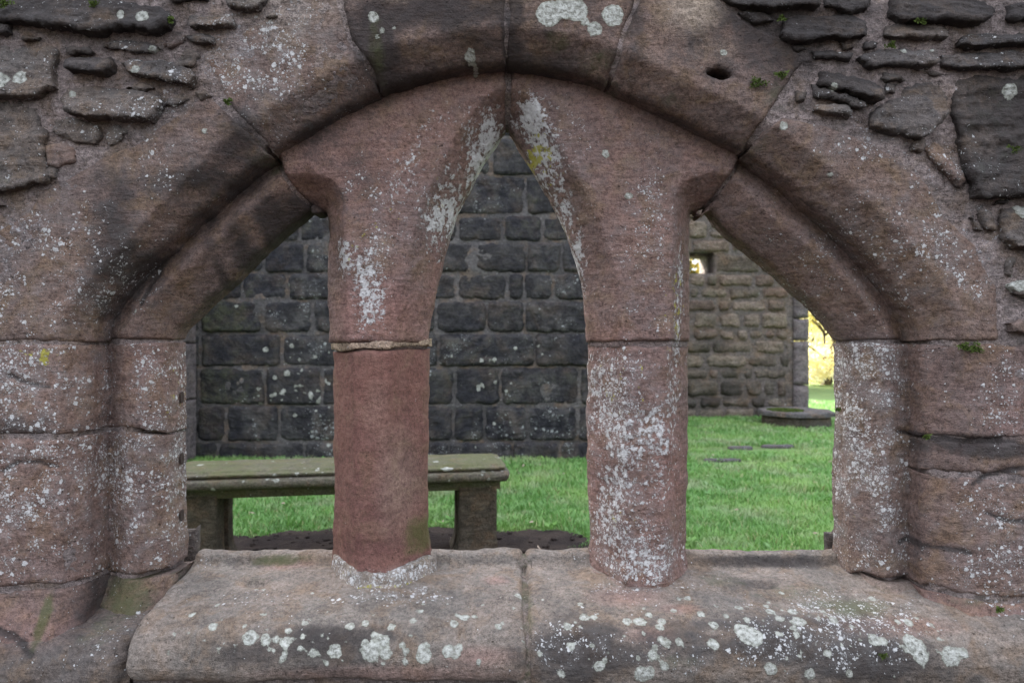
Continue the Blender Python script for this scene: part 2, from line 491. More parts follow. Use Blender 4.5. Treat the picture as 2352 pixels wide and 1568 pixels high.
# ------------------------------------------------------------------ weathering marks on the wall (u, v, ru, rv, strength) in wall coordinates
DARKS = [(815, 1000, 14, 200, .22), (945, 1080, 22, 160, .28), (870, 860, 80, 30, .2), (880, 1240, 40, 60, .2), (600, 520, 30, 70, .5), (660, 450, 60, 40, .4), (480, 640, 14, 50, .5), (560, 610, 14, 60, .4), (700, 360, 60, 30, .3), (760, 470, 40, 80, .3), (450, 430, 120, 30, .4), (960, 190, 120, 14, .3), (1900, 60, 200, 70, .55), (1880, 180, 120, 80, .4), (2260, 90, 200, 80, .4), (2260, 340, 130, 180, .4), (100, 30, 260, 60, .5), (440, 60, 130, 60, .3), (60, 330, 60, 60, .2), (200, 150, 120, 30, .2), (1010, 60, 190, 50, .65), (1300, 60, 170, 60, .45), (880, 140, 60, 90, .7), (800, 235, 90, 50, .45), (720, 300, 90, 35, .4),
 (300, 520, 60, 120, .75), (255, 650, 45, 90, .6), (520, 400, 100, 50, .55), (560, 320, 50, 55, .6), (330, 610, 55, 90, .45), (420, 470, 90, 60, .4),
 (650, 500, 90, 60, .7), (530, 560, 25, 80, .6), (470, 560, 20, 80, .35), (1600, 130, 120, 80, .45), (1760, 140, 90, 90, .55), (1700, 60, 90, 70, .4),
 (830, 430, 80, 90, .45), (790, 330, 100, 50, .3), (1480, 400, 60, 120, .25), (2170, 840, 60, 60, .35), (2250, 1020, 120, 22, .5),
 (90, 965, 130, 35, .7), (2000, 400, 120, 60, .22), (2150, 470, 60, 90, .2), (1180, 100, 25, 80, .5), (1450, 130, 25, 90, .4),
 (2200, 1010, 120, 30, .4), (80, 1550, 200, 60, .4), (70, 1420, 80, 60, .3), (240, 1360, 40, 60, .45), (600, 250, 40, 120, .3), (1100, 130, 60, 30, .4), (1240, 150, 100, 30, .3), (2240, 870, 14, 90, .4)]
LICHS = [(850, 690, 50, 120, .5), (160, 600, 190, 170, .55), (110, 860, 120, 80, .85), (110, 1100, 120, 170, .7), (320, 900, 80, 120, .55), (310, 1140, 90, 160, .85),
 (2010, 900, 80, 130, .9), (2010, 1120, 80, 150, .7), (2290, 900, 90, 120, .65), (2250, 1230, 120, 180, .55), (2100, 540, 200, 200, .40), (640, 120, 140, 110, .8),
 (400, 320, 120, 120, .45), (1920, 350, 120, 80, .5), (1500, 560, 90, 240, .55), (1300, 400, 70, 160, .5), (900, 480, 130, 160, .55), (1460, 1050, 110, 260, .7),
 (1480, 1290, 120, 70, 1.0), (880, 1335, 130, 26, 1.0), (1860, 560, 90, 60, .35), (1900, 680, 120, 70, .4), (300, 700, 120, 60, .2), (1420, 900, 80, 100, .8), (2110, 620, 120, 120, .3), (560, 180, 60, 60, .5)]
CRUSTS = [(845, 680, 48, 100, 1.23), (800, 590, 42, 60, 0.72), (1000, 520, 45, 80, 0.72), (955, 340, 70, 60, 0.59), (1035, 440, 45, 90, 1.04), (1100, 330, 50, 90, 0.98), (1010, 250, 90, 60, 0.26), (900, 470, 90, 60, 0.45), (1205, 250, 50, 50, 0.78), (1262, 350, 45, 90, 1.23), (1300, 470, 30, 70, 1.1), (1345, 640, 22, 130, 0.85), (1575, 660, 25, 170, 0.98), (1240, 230, 60, 50, 0.52), (1560, 850, 26, 130, 0.6), (1380, 870, 40, 90, 0.65), (1460, 985, 80, 70, 0.65), (1425, 1110, 50, 110, 0.8), (1530, 960, 50, 80, 0.5), (1510, 1080, 50, 90, 0.55), (1490, 1285, 110, 60, 0.85), (1400, 1220, 40, 50, 0.5), (880, 1340, 135, 28, 0.55), (1350, 240, 60, 50, 0.33), (1020, 270, 60, 60, 0.33), (130, 840, 60, 50, 0.4), (2010, 810, 90, 20, 0.6), (1440, 720, 60, 60, 0.39), (1390, 560, 30, 60, 0.26), (1130, 270, 30, 70, 0.9), (975, 500, 30, 60, 0.35), (1090, 360, 30, 60, 0.5), (930, 410, 50, 60, 0.5), (1330, 560, 18, 80, 0.8), (1225, 290, 30, 60, 0.7), (775, 590, 25, 70, 0.7), (860, 560, 60, 60, 0.35), (1000, 620, 20, 60, 0.4)]
YELS = [(1235, 335, 36, 40, 1.0), (1275, 380, 22, 50, .6), (1240, 270, 30, 30, .5), (1310, 520, 20, 70, .5), (870, 520, 90, 90, .30), (1560, 700, 30, 130, .5), (1440, 900, 70, 110, .35),
 (150, 815, 60, 30, .6), (250, 820, 30, 20, .3), (1440, 1210, 60, 40, .35), (790, 600, 30, 60, .4), (1010, 450, 25, 50, .3), (1620, 600, 50, 50, .2), (360, 900, 30, 100, .25), (880, 1350, 90, 14, .5)]
GREENS = [(960, 1255, 55, 60, .9), (785, 1270, 30, 60, .4), (1280, 125, 34, 22, .6), (1370, 165, 40, 30, .5), (880, 150, 22, 90, .55), (470, 710, 60, 50, .5), (600, 600, 60, 50, .5), (620, 375, 40, 40, .5),
 (285, 1380, 60, 60, .5), (170, 1380, 16, 60, 1.0), (1760, 260, 60, 60, .35), (1720, 360, 40, 40, .4), (30, 440, 60, 22, .6), (1400, 210, 40, 20, .4), (1540, 250, 40, 22, .4), (1980, 1380, 90, 30, .5), (1370, 1230, 26, 70, .5),
 (2200, 1350, 90, 14, .5), (400, 1250, 18, 120, .35), (1850, 700, 60, 40, .25), (1925, 1180, 12, 180, .35)]
REDS = [(860, 720, 120, 90, .75), (1000, 640, 30, 120, .5), (1560, 1080, 50, 130, .55), (1370, 1120, 30, 120, .4), (860, 380, 120, 120, .2), (2300, 950, 90, 90, .25), (2100, 1420, 90, 30, .35), (690, 400, 60, 60, .3), (120, 1400, 120, 40, .25), (1430, 780, 90, 40, .3), (320, 850, 60, 90, .2)]
PALES = [(905, 1120, 50, 130, .22), (860, 950, 30, 80, .12), (930, 25, 60, 25, .5), (1060, 15, 60, 20, .5), (1200, 30, 30, 30, .3), (1590, 60, 60, 50, .4), (700, 60, 120, 60, .3), (1560, 60, 70, 60, .5), (1000, 20, 120, 22, .35), (1620, 150, 60, 30, .2), (870, 560, 30, 30, .2)]
ROSES = [(1262, 32, 30), (1298, 18, 26), (1326, 26, 24), (1408, 36, 25), (1366, 67, 17), (1343, 50, 11), (1318, 4, 22), (858, 41, 13), (880, 72, 6), (905, 66, 5), (867, 85, 5), (1078, 114, 13), (1088, 130, 6),
 (1907, 205, 9), (1462, 428, 9), (1405, 325, 9), (60, 185, 16), (15, 195, 20), (360, 120, 12), (385, 127, 12), (340, 50, 14), (175, 222, 8), (320, 165, 10), (395, 120, 6), (2315, 212, 18), (2225, 75, 9),
 (2130, 120, 6), (2070, 122, 6), (1660, 122, 8), (1800, 290, 10), (1910, 400, 6), (2330, 650, 20), (2345, 480, 20), (290, 47, 9), (470, 300, 6), (250, 710, 4), (1610, 155, 4)]

def blob(P3, marks, Y):
    out = np.zeros(len(P3))
    for (u, v, ru, rv, s) in marks:
        c = W(u, v, Y); a, b_ = ru / F * Y * 1.25, rv / F * Y * 1.25
        d = ((P3[:, 0] - c[0]) / a) ** 2 + ((P3[:, 2] - c[1]) / b_) ** 2
        out += s * np.clip(1 - d, 0, 1) ** 1.2
    return out

CRACKS = [[(2128, 1278), (2165, 1268), (2215, 1266), (2232, 1272)], [(2235, 1112), (2270, 1092), (2320, 1080), (2400, 1072)], [(2270, 1180), (2310, 1195), (2380, 1200)], [(0, 1085), (40, 1060), (90, 1062), (130, 1072)], [(20, 862), (60, 880), (110, 890)],
 [(2120, 1005), (2180, 1012), (2240, 1016), (2300, 1010)], [(300, 610), (280, 640), (262, 690)], [(0, 1430), (60, 1445), (120, 1475)], [(60, 1545), (130, 1530), (220, 1560)]]
CRW = [WL(c, YW) for c in CRACKS]
def crack_d(V):
    P = V[:, [0, 2]] + .004 * np.stack([fbm(V, 60, 2, 3), fbm(V, 60, 2, 4)], 1); d = np.full(len(P), 1.0)
    for c in CRW: d = np.minimum(d, poly_dist(P, c, closed=False))
    return d
def wall_paint(V, d=None, base=(.15, .0, .0), tint=(0, 0, 0, 0), roses=True, joint=.32, extra=None, Y=1.58):
    p = np.zeros((len(V), 4)); t = np.zeros((len(V), 4))
    p[:, 0] = base[0] + blob(V, LICHS, Y)
    p[:, 1] = base[1] + blob(V, DARKS, Y)
    p[:, 2] = base[2] + blob(V, GREENS, Y)
    p[:, 1] += 1.1 * np.exp(-(crack_d(V) / .0055) ** 2)
    if d is not None: p[:, 1] += joint * np.exp(-(d / .010) ** 1.5)
    t[:, 0] = tint[0] + blob(V, CRUSTS, Y); t[:, 1] = tint[1] + blob(V, YELS, Y)
    t[:, 2] = tint[2] + blob(V, REDS, Y); t[:, 3] = tint[3] + blob(V, PALES, Y)
    sdf = np.full(len(V), .05)
    if roses:
        for (u, v, r) in ROSES:
            c = W(u, v, YW); q = np.hypot(V[:, 0] - c[0], V[:, 2] - c[1]) - r / F * YW
            sdf = np.minimum(sdf, q)
    p[:, 3] = sdf
    return {'paint': np.clip(p, -.05, 1.6), 'tint': np.clip(t, 0, 1.6)}

def put_stone(name, VTd, mat, parent, off, **kw):
    V, T, d = VTd
    V = V.copy(); V[:, 1] += .006 * np.exp(-(crack_d(V) / .0055) ** 2)
    return mesh_obj(name, V, T, mat, parent, attrs=wall_paint(V, d, **kw), offset=off)

win = empty('stone_window', (0.0, 1.6, 0.0))
tag(win, 'weathered red sandstone three-light window, two lichened columns under a pointed arch', 'window')
WO = (0.0, 1.6, 0.0)

def ring_seg(u0, u1, Y=YR):
    x0, x1 = (u0 - 1176) / F * Y, (u1 - 1176) / F * Y
    m = (RING[:, 0] > min(x0, x1) + .004) & (RING[:, 0] < max(x0, x1) - .004)
    S = RING[m]
    def at(x):
        k = np.argmin(np.abs(RING[:, 0] - x))
        k = min(max(k, 1), len(RING) - 2)
        a, b_ = (RING[k - 1], RING[k]) if x < RING[k][0] else (RING[k], RING[k + 1])
        t = (x - a[0]) / (b_[0] - a[0] + 1e-9)
        return a + (b_ - a) * np.clip(t, 0, 1)
    return np.vstack([at(min(x0, x1)), S, at(max(x0, x1))])

def out_ring(seg, k):
    """push a ring segment k metres outward so a stone tucks behind the arch"""
    t = np.gradient(seg, axis=0); t /= np.linalg.norm(t, axis=1)[:, None]
    return seg + np.stack([-t[:, 1], t[:, 0]], 1) * k

# --- voussoirs of the relieving arch
vous = [
 ('L3', 213, 622, [(470, 205), (420, 248), (354, 294), (304, 330), (243, 352), (167, 396), (100, 432), (66, 475), (0, 520), (-130, 600), (-150, 700), (-150, 786)], (.30, .05, 0), M_SAND, .5),
 ('L2', 622, 872, [(848, 150), (805, 90), (780, 0), (765, -60), (640, -50), (600, 42), (506, 99), (468, 122), (466, 142), (490, 175), (530, 248), (582, 304)], (.55, .06, 0), M_SAND, .5),
 ('L1', 872, 1163, [(1162, 60), (1163, 0), (1163, -110), (960, -110), (770, -90), (785, 0), (808, 90), (852, 150)], (.12, .34, .05), M_SAND, .5),
 ('R1', 1163, 1395, [(1425, 100), (1462, 0), (1480, -70), (1320, -110), (1165, -110), (1165, 60)], (.12, .27, .10), M_SAND, .5),
 ('R2', 1397, 1708, [(1745, 300), (1800, 210), (1850, 140), (1820, 100), (1700, 40), (1600, -50), (1490, -85), (1466, 0), (1428, 100)], (.22, .22, .05), M_SAND, .5),
 ('R3', 1712, 2111, [(2300, 785), (2292, 660), (2245, 560), (2172, 490), (2130, 420), (2080, 370), (1990, 318), (1900, 285), (1800, 268), (1752, 300)], (.25, .06, 0), M_SAND, .5)]
for i, (nm, u0, u1, ext, base, mt, j) in enumerate(vous):
    seg = ring_seg(u0, u1)
    E = WL(ext, YW)
    poly = np.vstack([seg, E])
    hole = None
    if nm == 'R2':
        hc = W(1652, 170, YW)
        a = np.linspace(0, 2 * np.pi, 14)[:-1]
        hole = [np.stack([hc[0] + .024 * np.cos(a) + .004 * np.cos(3 * a), hc[1] + .011 * np.sin(a) - .003 * np.cos(a)], 1)]
    jit = 0.004 * (i % 2) - 0.001 * i
    vs = slab(poly, lambda x, z, jit=jit: ysplay(x, z) + jit, 1.66, res=.0058, rnd=.006, gap=.0008, holes=hole or (), rough=(.005, .0026), seed=i + 1.3, wob=.004)
    o = put_stone('voussoir', vs, mt, win, WO, base=base)
    if nm in ('L1', 'R1'): o['label'] = 'dark voussoir beside the point of the arch'
    if nm == 'L2': o['label'] = 'voussoir densely speckled with pale lichen'
    if nm == 'R2': o['label'] = 'voussoir with a small dark socket hole'

# --- tracery head stones, haunches, columns, jambs
jl = WL([(740, 484, YE), (704, 470), (668, 430), (655, 400), (640, 368)], YT)      # left joint, light corner to ring
jr = WL([(1698, 366), (1668, 420), (1640, 462), (1620, 482), (1608, 487, YE)], YT)
def light_slice(L, p, q):
    """points of a light outline between the two indices nearest p and q (in order)"""
    i = int(np.argmin(np.hypot(*(L - p).T))); k = int(np.argmin(np.hypot(*(L - q).T)))
    if i <= k: return L[i:k + 1]
    return L[k:i + 1][::-1]
sprL = W(0, 785, YT)[1]
TL = np.vstack([out_ring(ring_seg(628, 1163), .022), W(1165, 312, YB), CLf[::-1][1:], [CLf[0][0], W(0, 788, YE)[1]], [W(749, 786, YE)[0], W(0, 788, YE)[1]],
                light_slice(light_l, W(749, 785, YE), W(744, 486, YE)), jl])
TR = np.vstack([out_ring(ring_seg(1167, 1702), .022), jr, light_slice(light_r, W(1594, 488, YE), W(1590, 785, YE)),
                [W(1344, 787, YB)[0], W(0, 787, YE)[1]], CRt[::-1][CRt[::-1][:, 1] > W(0, 780, YE)[1]], ])
def y_head(x, z):
    return yinner(x, z, cove=.15, cd=.098) + .010 * sstep(.55, .45, np.abs(x)) * 0
o = put_stone('tracery_stone', slab(TL, y_head, YB, res=.0056, rnd=.005, gap=.0012, rough=(.005, .0022), seed=21.2, wob=.003), M_PLAT, win, WO, base=(.22, .05, 0), tint=(0, 0, .10, 0), joint=.3)
o['label'] = 'head stone with pinkish shoulder and white lichen streaks'
o = put_stone('tracery_stone', slab(TR, y_head, YB, res=.0056, rnd=.005, gap=.0012, rough=(.006, .0024), seed=24.4, wob=.003), M_PLAT, win, WO, base=(.26, .03, 0), tint=(0, 0, .02, 0), joint=.3)
o['label'] = 'head stone with yellow lichen near the point of the light'

HL = np.vstack([out_ring(ring_seg(213, 622), .022), jl[::-1][0:1] + [-.004, 0], jl[::-1][1:] + [-.004, -.002], LA[::-1], W(426, 781, YB), W(196, 781, YT)])
HR = np.vstack([out_ring(ring_seg(1706, 2111), .022), W(2125, 783, YT), W(1913, 783, YB), RA[::-1][:-1], jr[::-1][1:] + [.004, -.002]])
put_stone('arch_stone', slab(HL, lambda x, z: yinner(x, z, 1.0), YB, res=.0056, rnd=.007, gap=.002, rough=(.004, .0022), seed=31.7, wob=.003), M_SAND, win, WO, base=(.16, .18, .05), tint=(0, 0, .05, 0))['label'] = 'dark stained haunch stone left of the head'
put_stone('arch_stone', slab(HR, lambda x, z: yinner(x, z, 1.0), YB, res=.0056, rnd=.007, gap=.002, rough=(.0035, .002), seed=33.1, wob=.003), M_SAND, win, WO, base=(.30, .0, .0), tint=(0, 0, .10, 0))['label'] = 'evenly brown haunch stone with a crisp ridge'

# columns
zcol = CAMZ - .585
def y_col(x, z):
    f = sstep(CAMZ - .50, CAMZ - .575, z)
    return yinner(x, z, cove=0, cw=.078, cd=.108) - .010 * f
colL = np.vstack([W(755, 806, YE), W(985, 800, YE + .03), WL([(986, 1000), (984, 1200)], YB), WL([(990, 1270), (1000, 1310)], YE + .02), [W(1006, 1340, YE)[0], zcol], [W(748, 1340, YE)[0], zcol], WL([(752, 1310), (758, 1260), (757, 1000)], YE)])
put_stone('column', slab(colL, y_col, YB, res=.0056, rnd=.006, gap=.0, rough=(.005, .0016), seed=41.9, wob=.003), M_RED, win, WO, base=(-.05, .0, 0), tint=(0, 0, .0, 0), joint=.2)['label'] = 'plain dark red replacement column shaft, almost free of lichen'
colR = np.vstack([W(1345, 790, YB), W(1588, 790, YE), WL([(1590, 1000), (1587, 1180), (1584, 1290)], YE), [W(1592, 1340, YE)[0], zcol], [W(1338, 1340, YE)[0], zcol], WL([(1348, 1290), (1350, 1180), (1345, 1000)], YB)])
cr = put_stone('column', slab(colR, y_col, YB, res=.0056, rnd=.008, gap=.0008, rough=(.010, .003), seed=44.2, wob=.004), M_PLAT, win, WO, base=(.40, .0, 0), tint=(.18, .05, .12, 0), joint=.3)
cr['label'] = 'column shaft thickly covered in white lichen'
# beige mortar bed over the left shaft
band = WL([(751, 787), (850, 785), (920, 777), (989, 776), (986, 797), (930, 796), (895, 806), (850, 800), (800, 807), (756, 804)], YE)
put_stone('mortar_bed', slab(band, lambda x, z: yinner(x, z, 0, .074, .10) - .001, YB - .002, res=.005, rnd=.002, gap=0, rough=(.003, .003), seed=47.5, wob=.004), M_MORTP, win, WO, base=(.3, 0, 0), tint=(.35, 0, 0, .3), joint=0)

# flared mortar collars round the feet of the shafts
def collar(u0, u1, v0, v1, fl, mt, base, tint, seed, k):
    e = [(u0, v0), ((u0 + u1) / 2, v0 + 14), (u1, v0), (u1 + fl * .5, (v0 + v1) / 2), (u1 + fl, v1), ((u0 + u1) / 2, v1 + 8), (u0 - fl, v1), (u0 - fl * .5, (v0 + v1) / 2)]
    q = chaikin(WL(e, YE - .03), 1); zt, zl = q[:, 1].max(), q[:, 1].min(); xc = q[:, 0].mean(); hw_ = (u1 - u0) / 2 / F * YE
    def yf(x, z):
        t = np.clip((zt - z) / (zt - zl), 0, 1.2)
        xx = np.abs(x - xc)
        y = YT + .078 * np.clip((xx - .040) / .072, 0, 3) ** 1.35
        return y - .004 - k * t ** 1.6
    put_stone('foot_collar', slab(q, yf, YB, res=.0056, rnd=.004, gap=0, rough=(.006, .0035), seed=seed, wob=.004), mt, win, WO, base=base, tint=tint, joint=0)
collar(755, 995, 1282, 1350, 12, M_SILL, (.9, .0, .15), (.10, .12, 0, .25), 48.3, .040)
collar(1348, 1586, 1312, 1362, 8, M_SILL, (.45, .0, .05), (.05, .05, .30, 0), 49.9, .026)

# inner jambs
xL0, xL1 = W(196, 900, YT)[0], W(430, 900, YB)[0]
def jbox(pts, Y=YT): return WL(pts, Y)
def y_jl(x, z):
    y = yinner(x, z, .9, .040, .040)
    return y + .004
def y_jr(x, z):
    y = yinner(x, z, .55, .05, .07)
    return y - .008
def base_flare(z, z0, k): return -k * sstep(z0, z0 - .06, z)
jb = [
 ('l', [(200, 788), (300, 786), (429, 784, YB), (430, 985, YB), (300, 987), (200, 990)], y_jl, M_SAND, (.40, 0, 0), .12),
 ('l', [(200, 992), (300, 990), (430, 988, YB), (432, 1180, YB), (436, 1275, YB), (400, 1302, 1.66), (330, 1318, 1.62), (260, 1324), (200, 1330)], y_jl, M_SAND, (.60, 0, 0), .10),
 ('l', [(200, 1336), (262, 1328), (330, 1323, 1.62), (400, 1308, 1.66), (425, 1300, 1.66), (400, 1350, 1.62), (362, 1400, 1.58), (345, 1450), (330, 1520), (200, 1520)], lambda x, z: y_jl(x, z) - .05 * sstep(CAMZ - .55, CAMZ - .64, z), M_SAND, (.35, .05, .35), .0),
 ('r', [(1912, 788, YB), (2000, 787), (2125, 786), (2125, 1332), (2080, 1330), (2000, 1322), (1937, 1312, 1.69), (1911, 1290, YB), (1909, 1100, YB), (1914, 900, YB)], y_jr, M_SAND, (.75, 0, 0.1), .0),
 ('r', [(1938, 1318, 1.69), (1965, 1321, 1.66), (2000, 1328), (2080, 1337), (2125, 1338), (2125, 1500), (1990, 1470), (1955, 1400, 1.66)], lambda x, z: y_jr(x, z) - .045 * sstep(CAMZ - .54, CAMZ - .61, z), M_SILL, (.25, .0, .35), .2)]
for i, (sd2, pts, yf, mt, base, red) in enumerate(jb):
    o = put_stone('jamb_stone', slab(WL(pts, YT), yf, YB, res=.0056, rnd=.005, gap=.001, rough=(.005, .0024), seed=51.3 + i, wob=.004), mt, win, WO, base=base, tint=(.05, .08, red, 0))
# dark glazing-bar sockets in the left jamb's reveal (shallow dishes, the shade put into their colour), fixed iron stubs absent
# outer jambs (plain face with a splay along the groove)
ob = [
 ([(-150, 790), (100, 787), (212, 788, YR), (212, 990, YR), (120, 1003), (60, 998), (-150, 1004)], (.70, .05, 0), .15),
 ([(-150, 1010), (60, 1004), (120, 1009), (212, 996, YR), (212, 1328, YR), (120, 1343), (0, 1350), (-150, 1356)], (.62, .02, 0), .18),
 ([(-150, 1362), (0, 1356), (120, 1349), (212, 1334, YR), (214, 1420, YR), (180, 1470), (100, 1500), (0, 1540), (-150, 1600)], (.35, .18, .05), .15),
 ([(2113, 790, YR), (2250, 787), (2296, 790), (2500, 800), (2500, 1002), (2300, 1008), (2200, 1006), (2113, 1004, YR)], (.42, .05, 0), .15),
 ([(2113, 1010, YR), (2200, 1012), (2300, 1014), (2500, 1010), (2500, 1100), (2352, 1102), (2250, 1088), (2113, 1080, YR)], (.4, .22, .05), .05),
 ([(2113, 1084, YR), (2250, 1093), (2352, 1107), (2500, 1106), (2500, 1378), (2300, 1376), (2180, 1364), (2113, 1345, YR)], (.42, .0, 0), .1),
 ([(2113, 1350, YR), (2180, 1370), (2300, 1382), (2500, 1384), (2500, 1500), (2330, 1492), (2250, 1470), (2200, 1452), (2113, 1430, YR)], (.30, .0, .05), .30)]
for i, (pts, base, red) in enumerate(ob):
    side = -1 if i < 3 else 1
    ff = (lambda x, z: ysplay(x, z) - .045 * sstep(CAMZ - .555, CAMZ - .66, z)) if i in (2, 6) else ysplay
    put_stone('jamb_stone', slab(WL(pts, YW), ff, 1.66, res=.0062, rnd=.006, gap=.001, rough=(.006, .0030), seed=61.3 + i, wob=.004), M_SAND, win, WO, base=base, tint=(.05, .05, red, 0))

# --- the sill: a swept profile with worn ends
PROF = np.array([(1.775, -.64), (1.775, -.57), (1.770, -.545), (1.757, -.534), (1.738, -.531), (1.718, -.536), (1.706, -.550), (1.69, -.560), (1.64, -.566), (1.58, -.574),
                 (1.50, -.590), (1.455, -.606), (1.428, -.626), (1.412, -.655), (1.408, -.69), (1.418, -.722), (1.45, -.74), (1.52, -.745)])
PROFB = np.array([(1.66, -.62), (1.62, -.62), (1.58, -.622), (1.52, -.626), (1.46, -.640), (1.432, -.660), (1.418, -.69), (1.412, -.74), (1.42, -.80), (1.46, -.82)])
def sweep_stone(prof, x0, x1, res, rnd, seed, rough, slant=None, xw=None):
    pr = smooth_curve(prof, 6)
    seg = np.linalg.norm(np.diff(pr, axis=0), axis=1); s = np.concatenate([[0], np.cumsum(seg)])
    m = int(s[-1] / res); ss = np.linspace(0, s[-1], m)
    py, pz = np.interp(ss, s, pr[:, 0]), np.interp(ss, s, pr[:, 1])
    ty, tz = np.gradient(py), np.gradient(pz); L = np.hypot(ty, tz); ny, nz = tz / L, -ty / L    # outward
    if np.mean(nz[:m // 2]) < 0: ny, nz = -ny, -nz
    n = int((x1 - x0) / res)
    e = np.concatenate([[0, .002, .005], np.linspace(.009, 1, n)[:-1] * (x1 - x0) * .5])
    xs = np.unique(np.round(np.concatenate([x0 + np.array([0, .0015, .004, .007]), np.linspace(x0 + .011, x1 - .011, n), x1 - np.array([.007, .004, .0015, 0])]), 6))
    ed = np.minimum(xs - x0, x1 - xs)
    X = np.repeat(xs, m); A = np.tile(py, len(xs)); B = np.tile(pz, len(xs)); NY = np.tile(ny, len(xs)); NZ = np.tile(nz, len(xs)); ED = np.repeat(ed, m)
    r = rnd * (1 + .4 * fbm(np.stack([X * 0 + seed, A, B], 1), 15, 2, seed))
    t = np.clip(1 - ED / r, 0, 1); ins = r * (1 - np.sqrt(1 - t * t))
    A = A - NY * ins; B = B - NZ * ins
    P = np.stack([X, A, B + CAMZ], 1)
    wb = .006 * fbm(P, 9, 3, seed + 3) * np.clip(1 - ED / .05, 0, 1)
    P[:, 0] += wb
    idx = np.arange(len(xs) * m).reshape(len(xs), m)
    a, b_, c, d = idx[:-1, :-1].ravel(), idx[1:, :-1].ravel(), idx[1:, 1:].ravel(), idx[:-1, 1:].ravel()
    T = np.concatenate([np.stack([a, b_, c], 1), np.stack([a, c, d], 1)])
    # ends
    for row, flip in ((0, False), (len(xs) - 1, True)):
        cpt = P[idx[row]].mean(0); P = np.vstack([P, cpt]); k = len(P) - 1
        q = np.stack([idx[row][:-1], idx[row][1:], np.full(m - 1, k)], 1)
        T = np.concatenate([T, q[:, ::-1] if not flip else q])
    N = normals(P, T)
    up = P[np.argmax(P[:, 2])]
    if N[np.argmax(P[:, 2]), 2] < 0: T = T[:, ::-1]; N = -N
    P = P + N * (rough[0] * fbm(P, 7, 3, seed) + rough[1] * fbm(P, 38, 3, seed + 1))[:, None]
    return P, T

_sp = smooth_curve(PROF, 10)
def sill_hit(u, v):
    """the point of the sill surface met in direction (u,v)"""
    k = (v - 784) / F
    best = None
    f = _sp[:, 1] + k * _sp[:, 0]
    idx = np.where(np.diff(np.sign(f)) != 0)[0]
    j = idx[np.argmin(_sp[idx, 0])] if len(idx) else int(np.argmin(np.abs(f)))
    y, z = _sp[j]
    return np.array([(u - 1176) / F * y, y, z + CAMZ])
SROSE = [(490, 1443, 12), (575, 1465, 17), (611, 1468, 12), (663, 1450, 8), (656, 1478, 14), (635, 1470, 8), (768, 1497, 16), (853, 1497, 22), (838, 1480, 12), (880, 1475, 15), (886, 1503, 14), (860, 1460, 9), (925, 1485, 9), (973, 1507, 18),
 (965, 1408, 8), (1068, 1417, 12), (1050, 1415, 7), (1090, 1415, 8), (1045, 1500, 12), (1030, 1497, 14), (1055, 1487, 9), (1342, 1417, 12), (1440, 1430, 11), (1470, 1430, 14), (1520, 1427, 9), (1515, 1441, 11), (1490, 1414, 9),
 (1640, 1435, 11), (1610, 1410, 10), (1500, 1507, 12), (1505, 1490, 8), (1705, 1450, 18), (1730, 1463, 22), (1715, 1465, 15), (1770, 1408, 11), (1790, 1422, 10), (1835, 1430, 16), (1820, 1408, 12), (1790, 1455, 9), (1668, 1416, 8),
 (1547, 1404, 8), (1640, 1480, 13), (1475, 1552, 18), (1375, 1532, 12), (1490, 1545, 14), (2105, 1490, 22), (2090, 1475, 16), (2115, 1510, 18), (2185, 1508, 22), (2210, 1500, 12), (1915, 1425, 10), (1958, 1440, 6), (2010, 1468, 14), (1715, 1395, 5),
 (1645, 1392, 6), (1480, 1400, 5), (1110, 1390, 6), (1180, 1400, 5), (1795, 1366, 7), (720, 1500, 10), (690, 1490, 7), (650, 1515, 10), (655, 1500, 8), (590, 1360, 6), (605, 1361, 8), (500, 1389, 6), (1150, 1372, 5),
 (700, 1432, 8), (840, 1432, 7), (950, 1430, 9), (900, 1440, 7), (930, 1522, 8), (1100, 1520, 8), (1580, 1375, 9), (1560, 1372, 7), (1900, 1500, 9), (1770, 1540, 14), (1860, 1550, 12), (1950, 1545, 10), (2060, 1430, 7), (1290, 1545, 9), (1240, 1500, 7)]
SR = [(sill_hit(u, v), r / F * 1.45) for (u, v, r) in SROSE]
srs = np.random.RandomState(5)
for _ in range(70):
    u, v = srs.uniform(420, 2150), srs.normal(1450, 42)
    if 1000 < u < 1300 and v > 1440: continue
    SR.append((sill_hit(u, min(max(v, 1370), 1530)), srs.uniform(.003, .0095)))
for _ in range(160):
    u, v = srs.uniform(320, 2200), srs.choice([srs.normal(1440, 40), srs.normal(1500, 25)])
    SR.append((sill_hit(u, v), srs.uniform(.0015, .0042)))
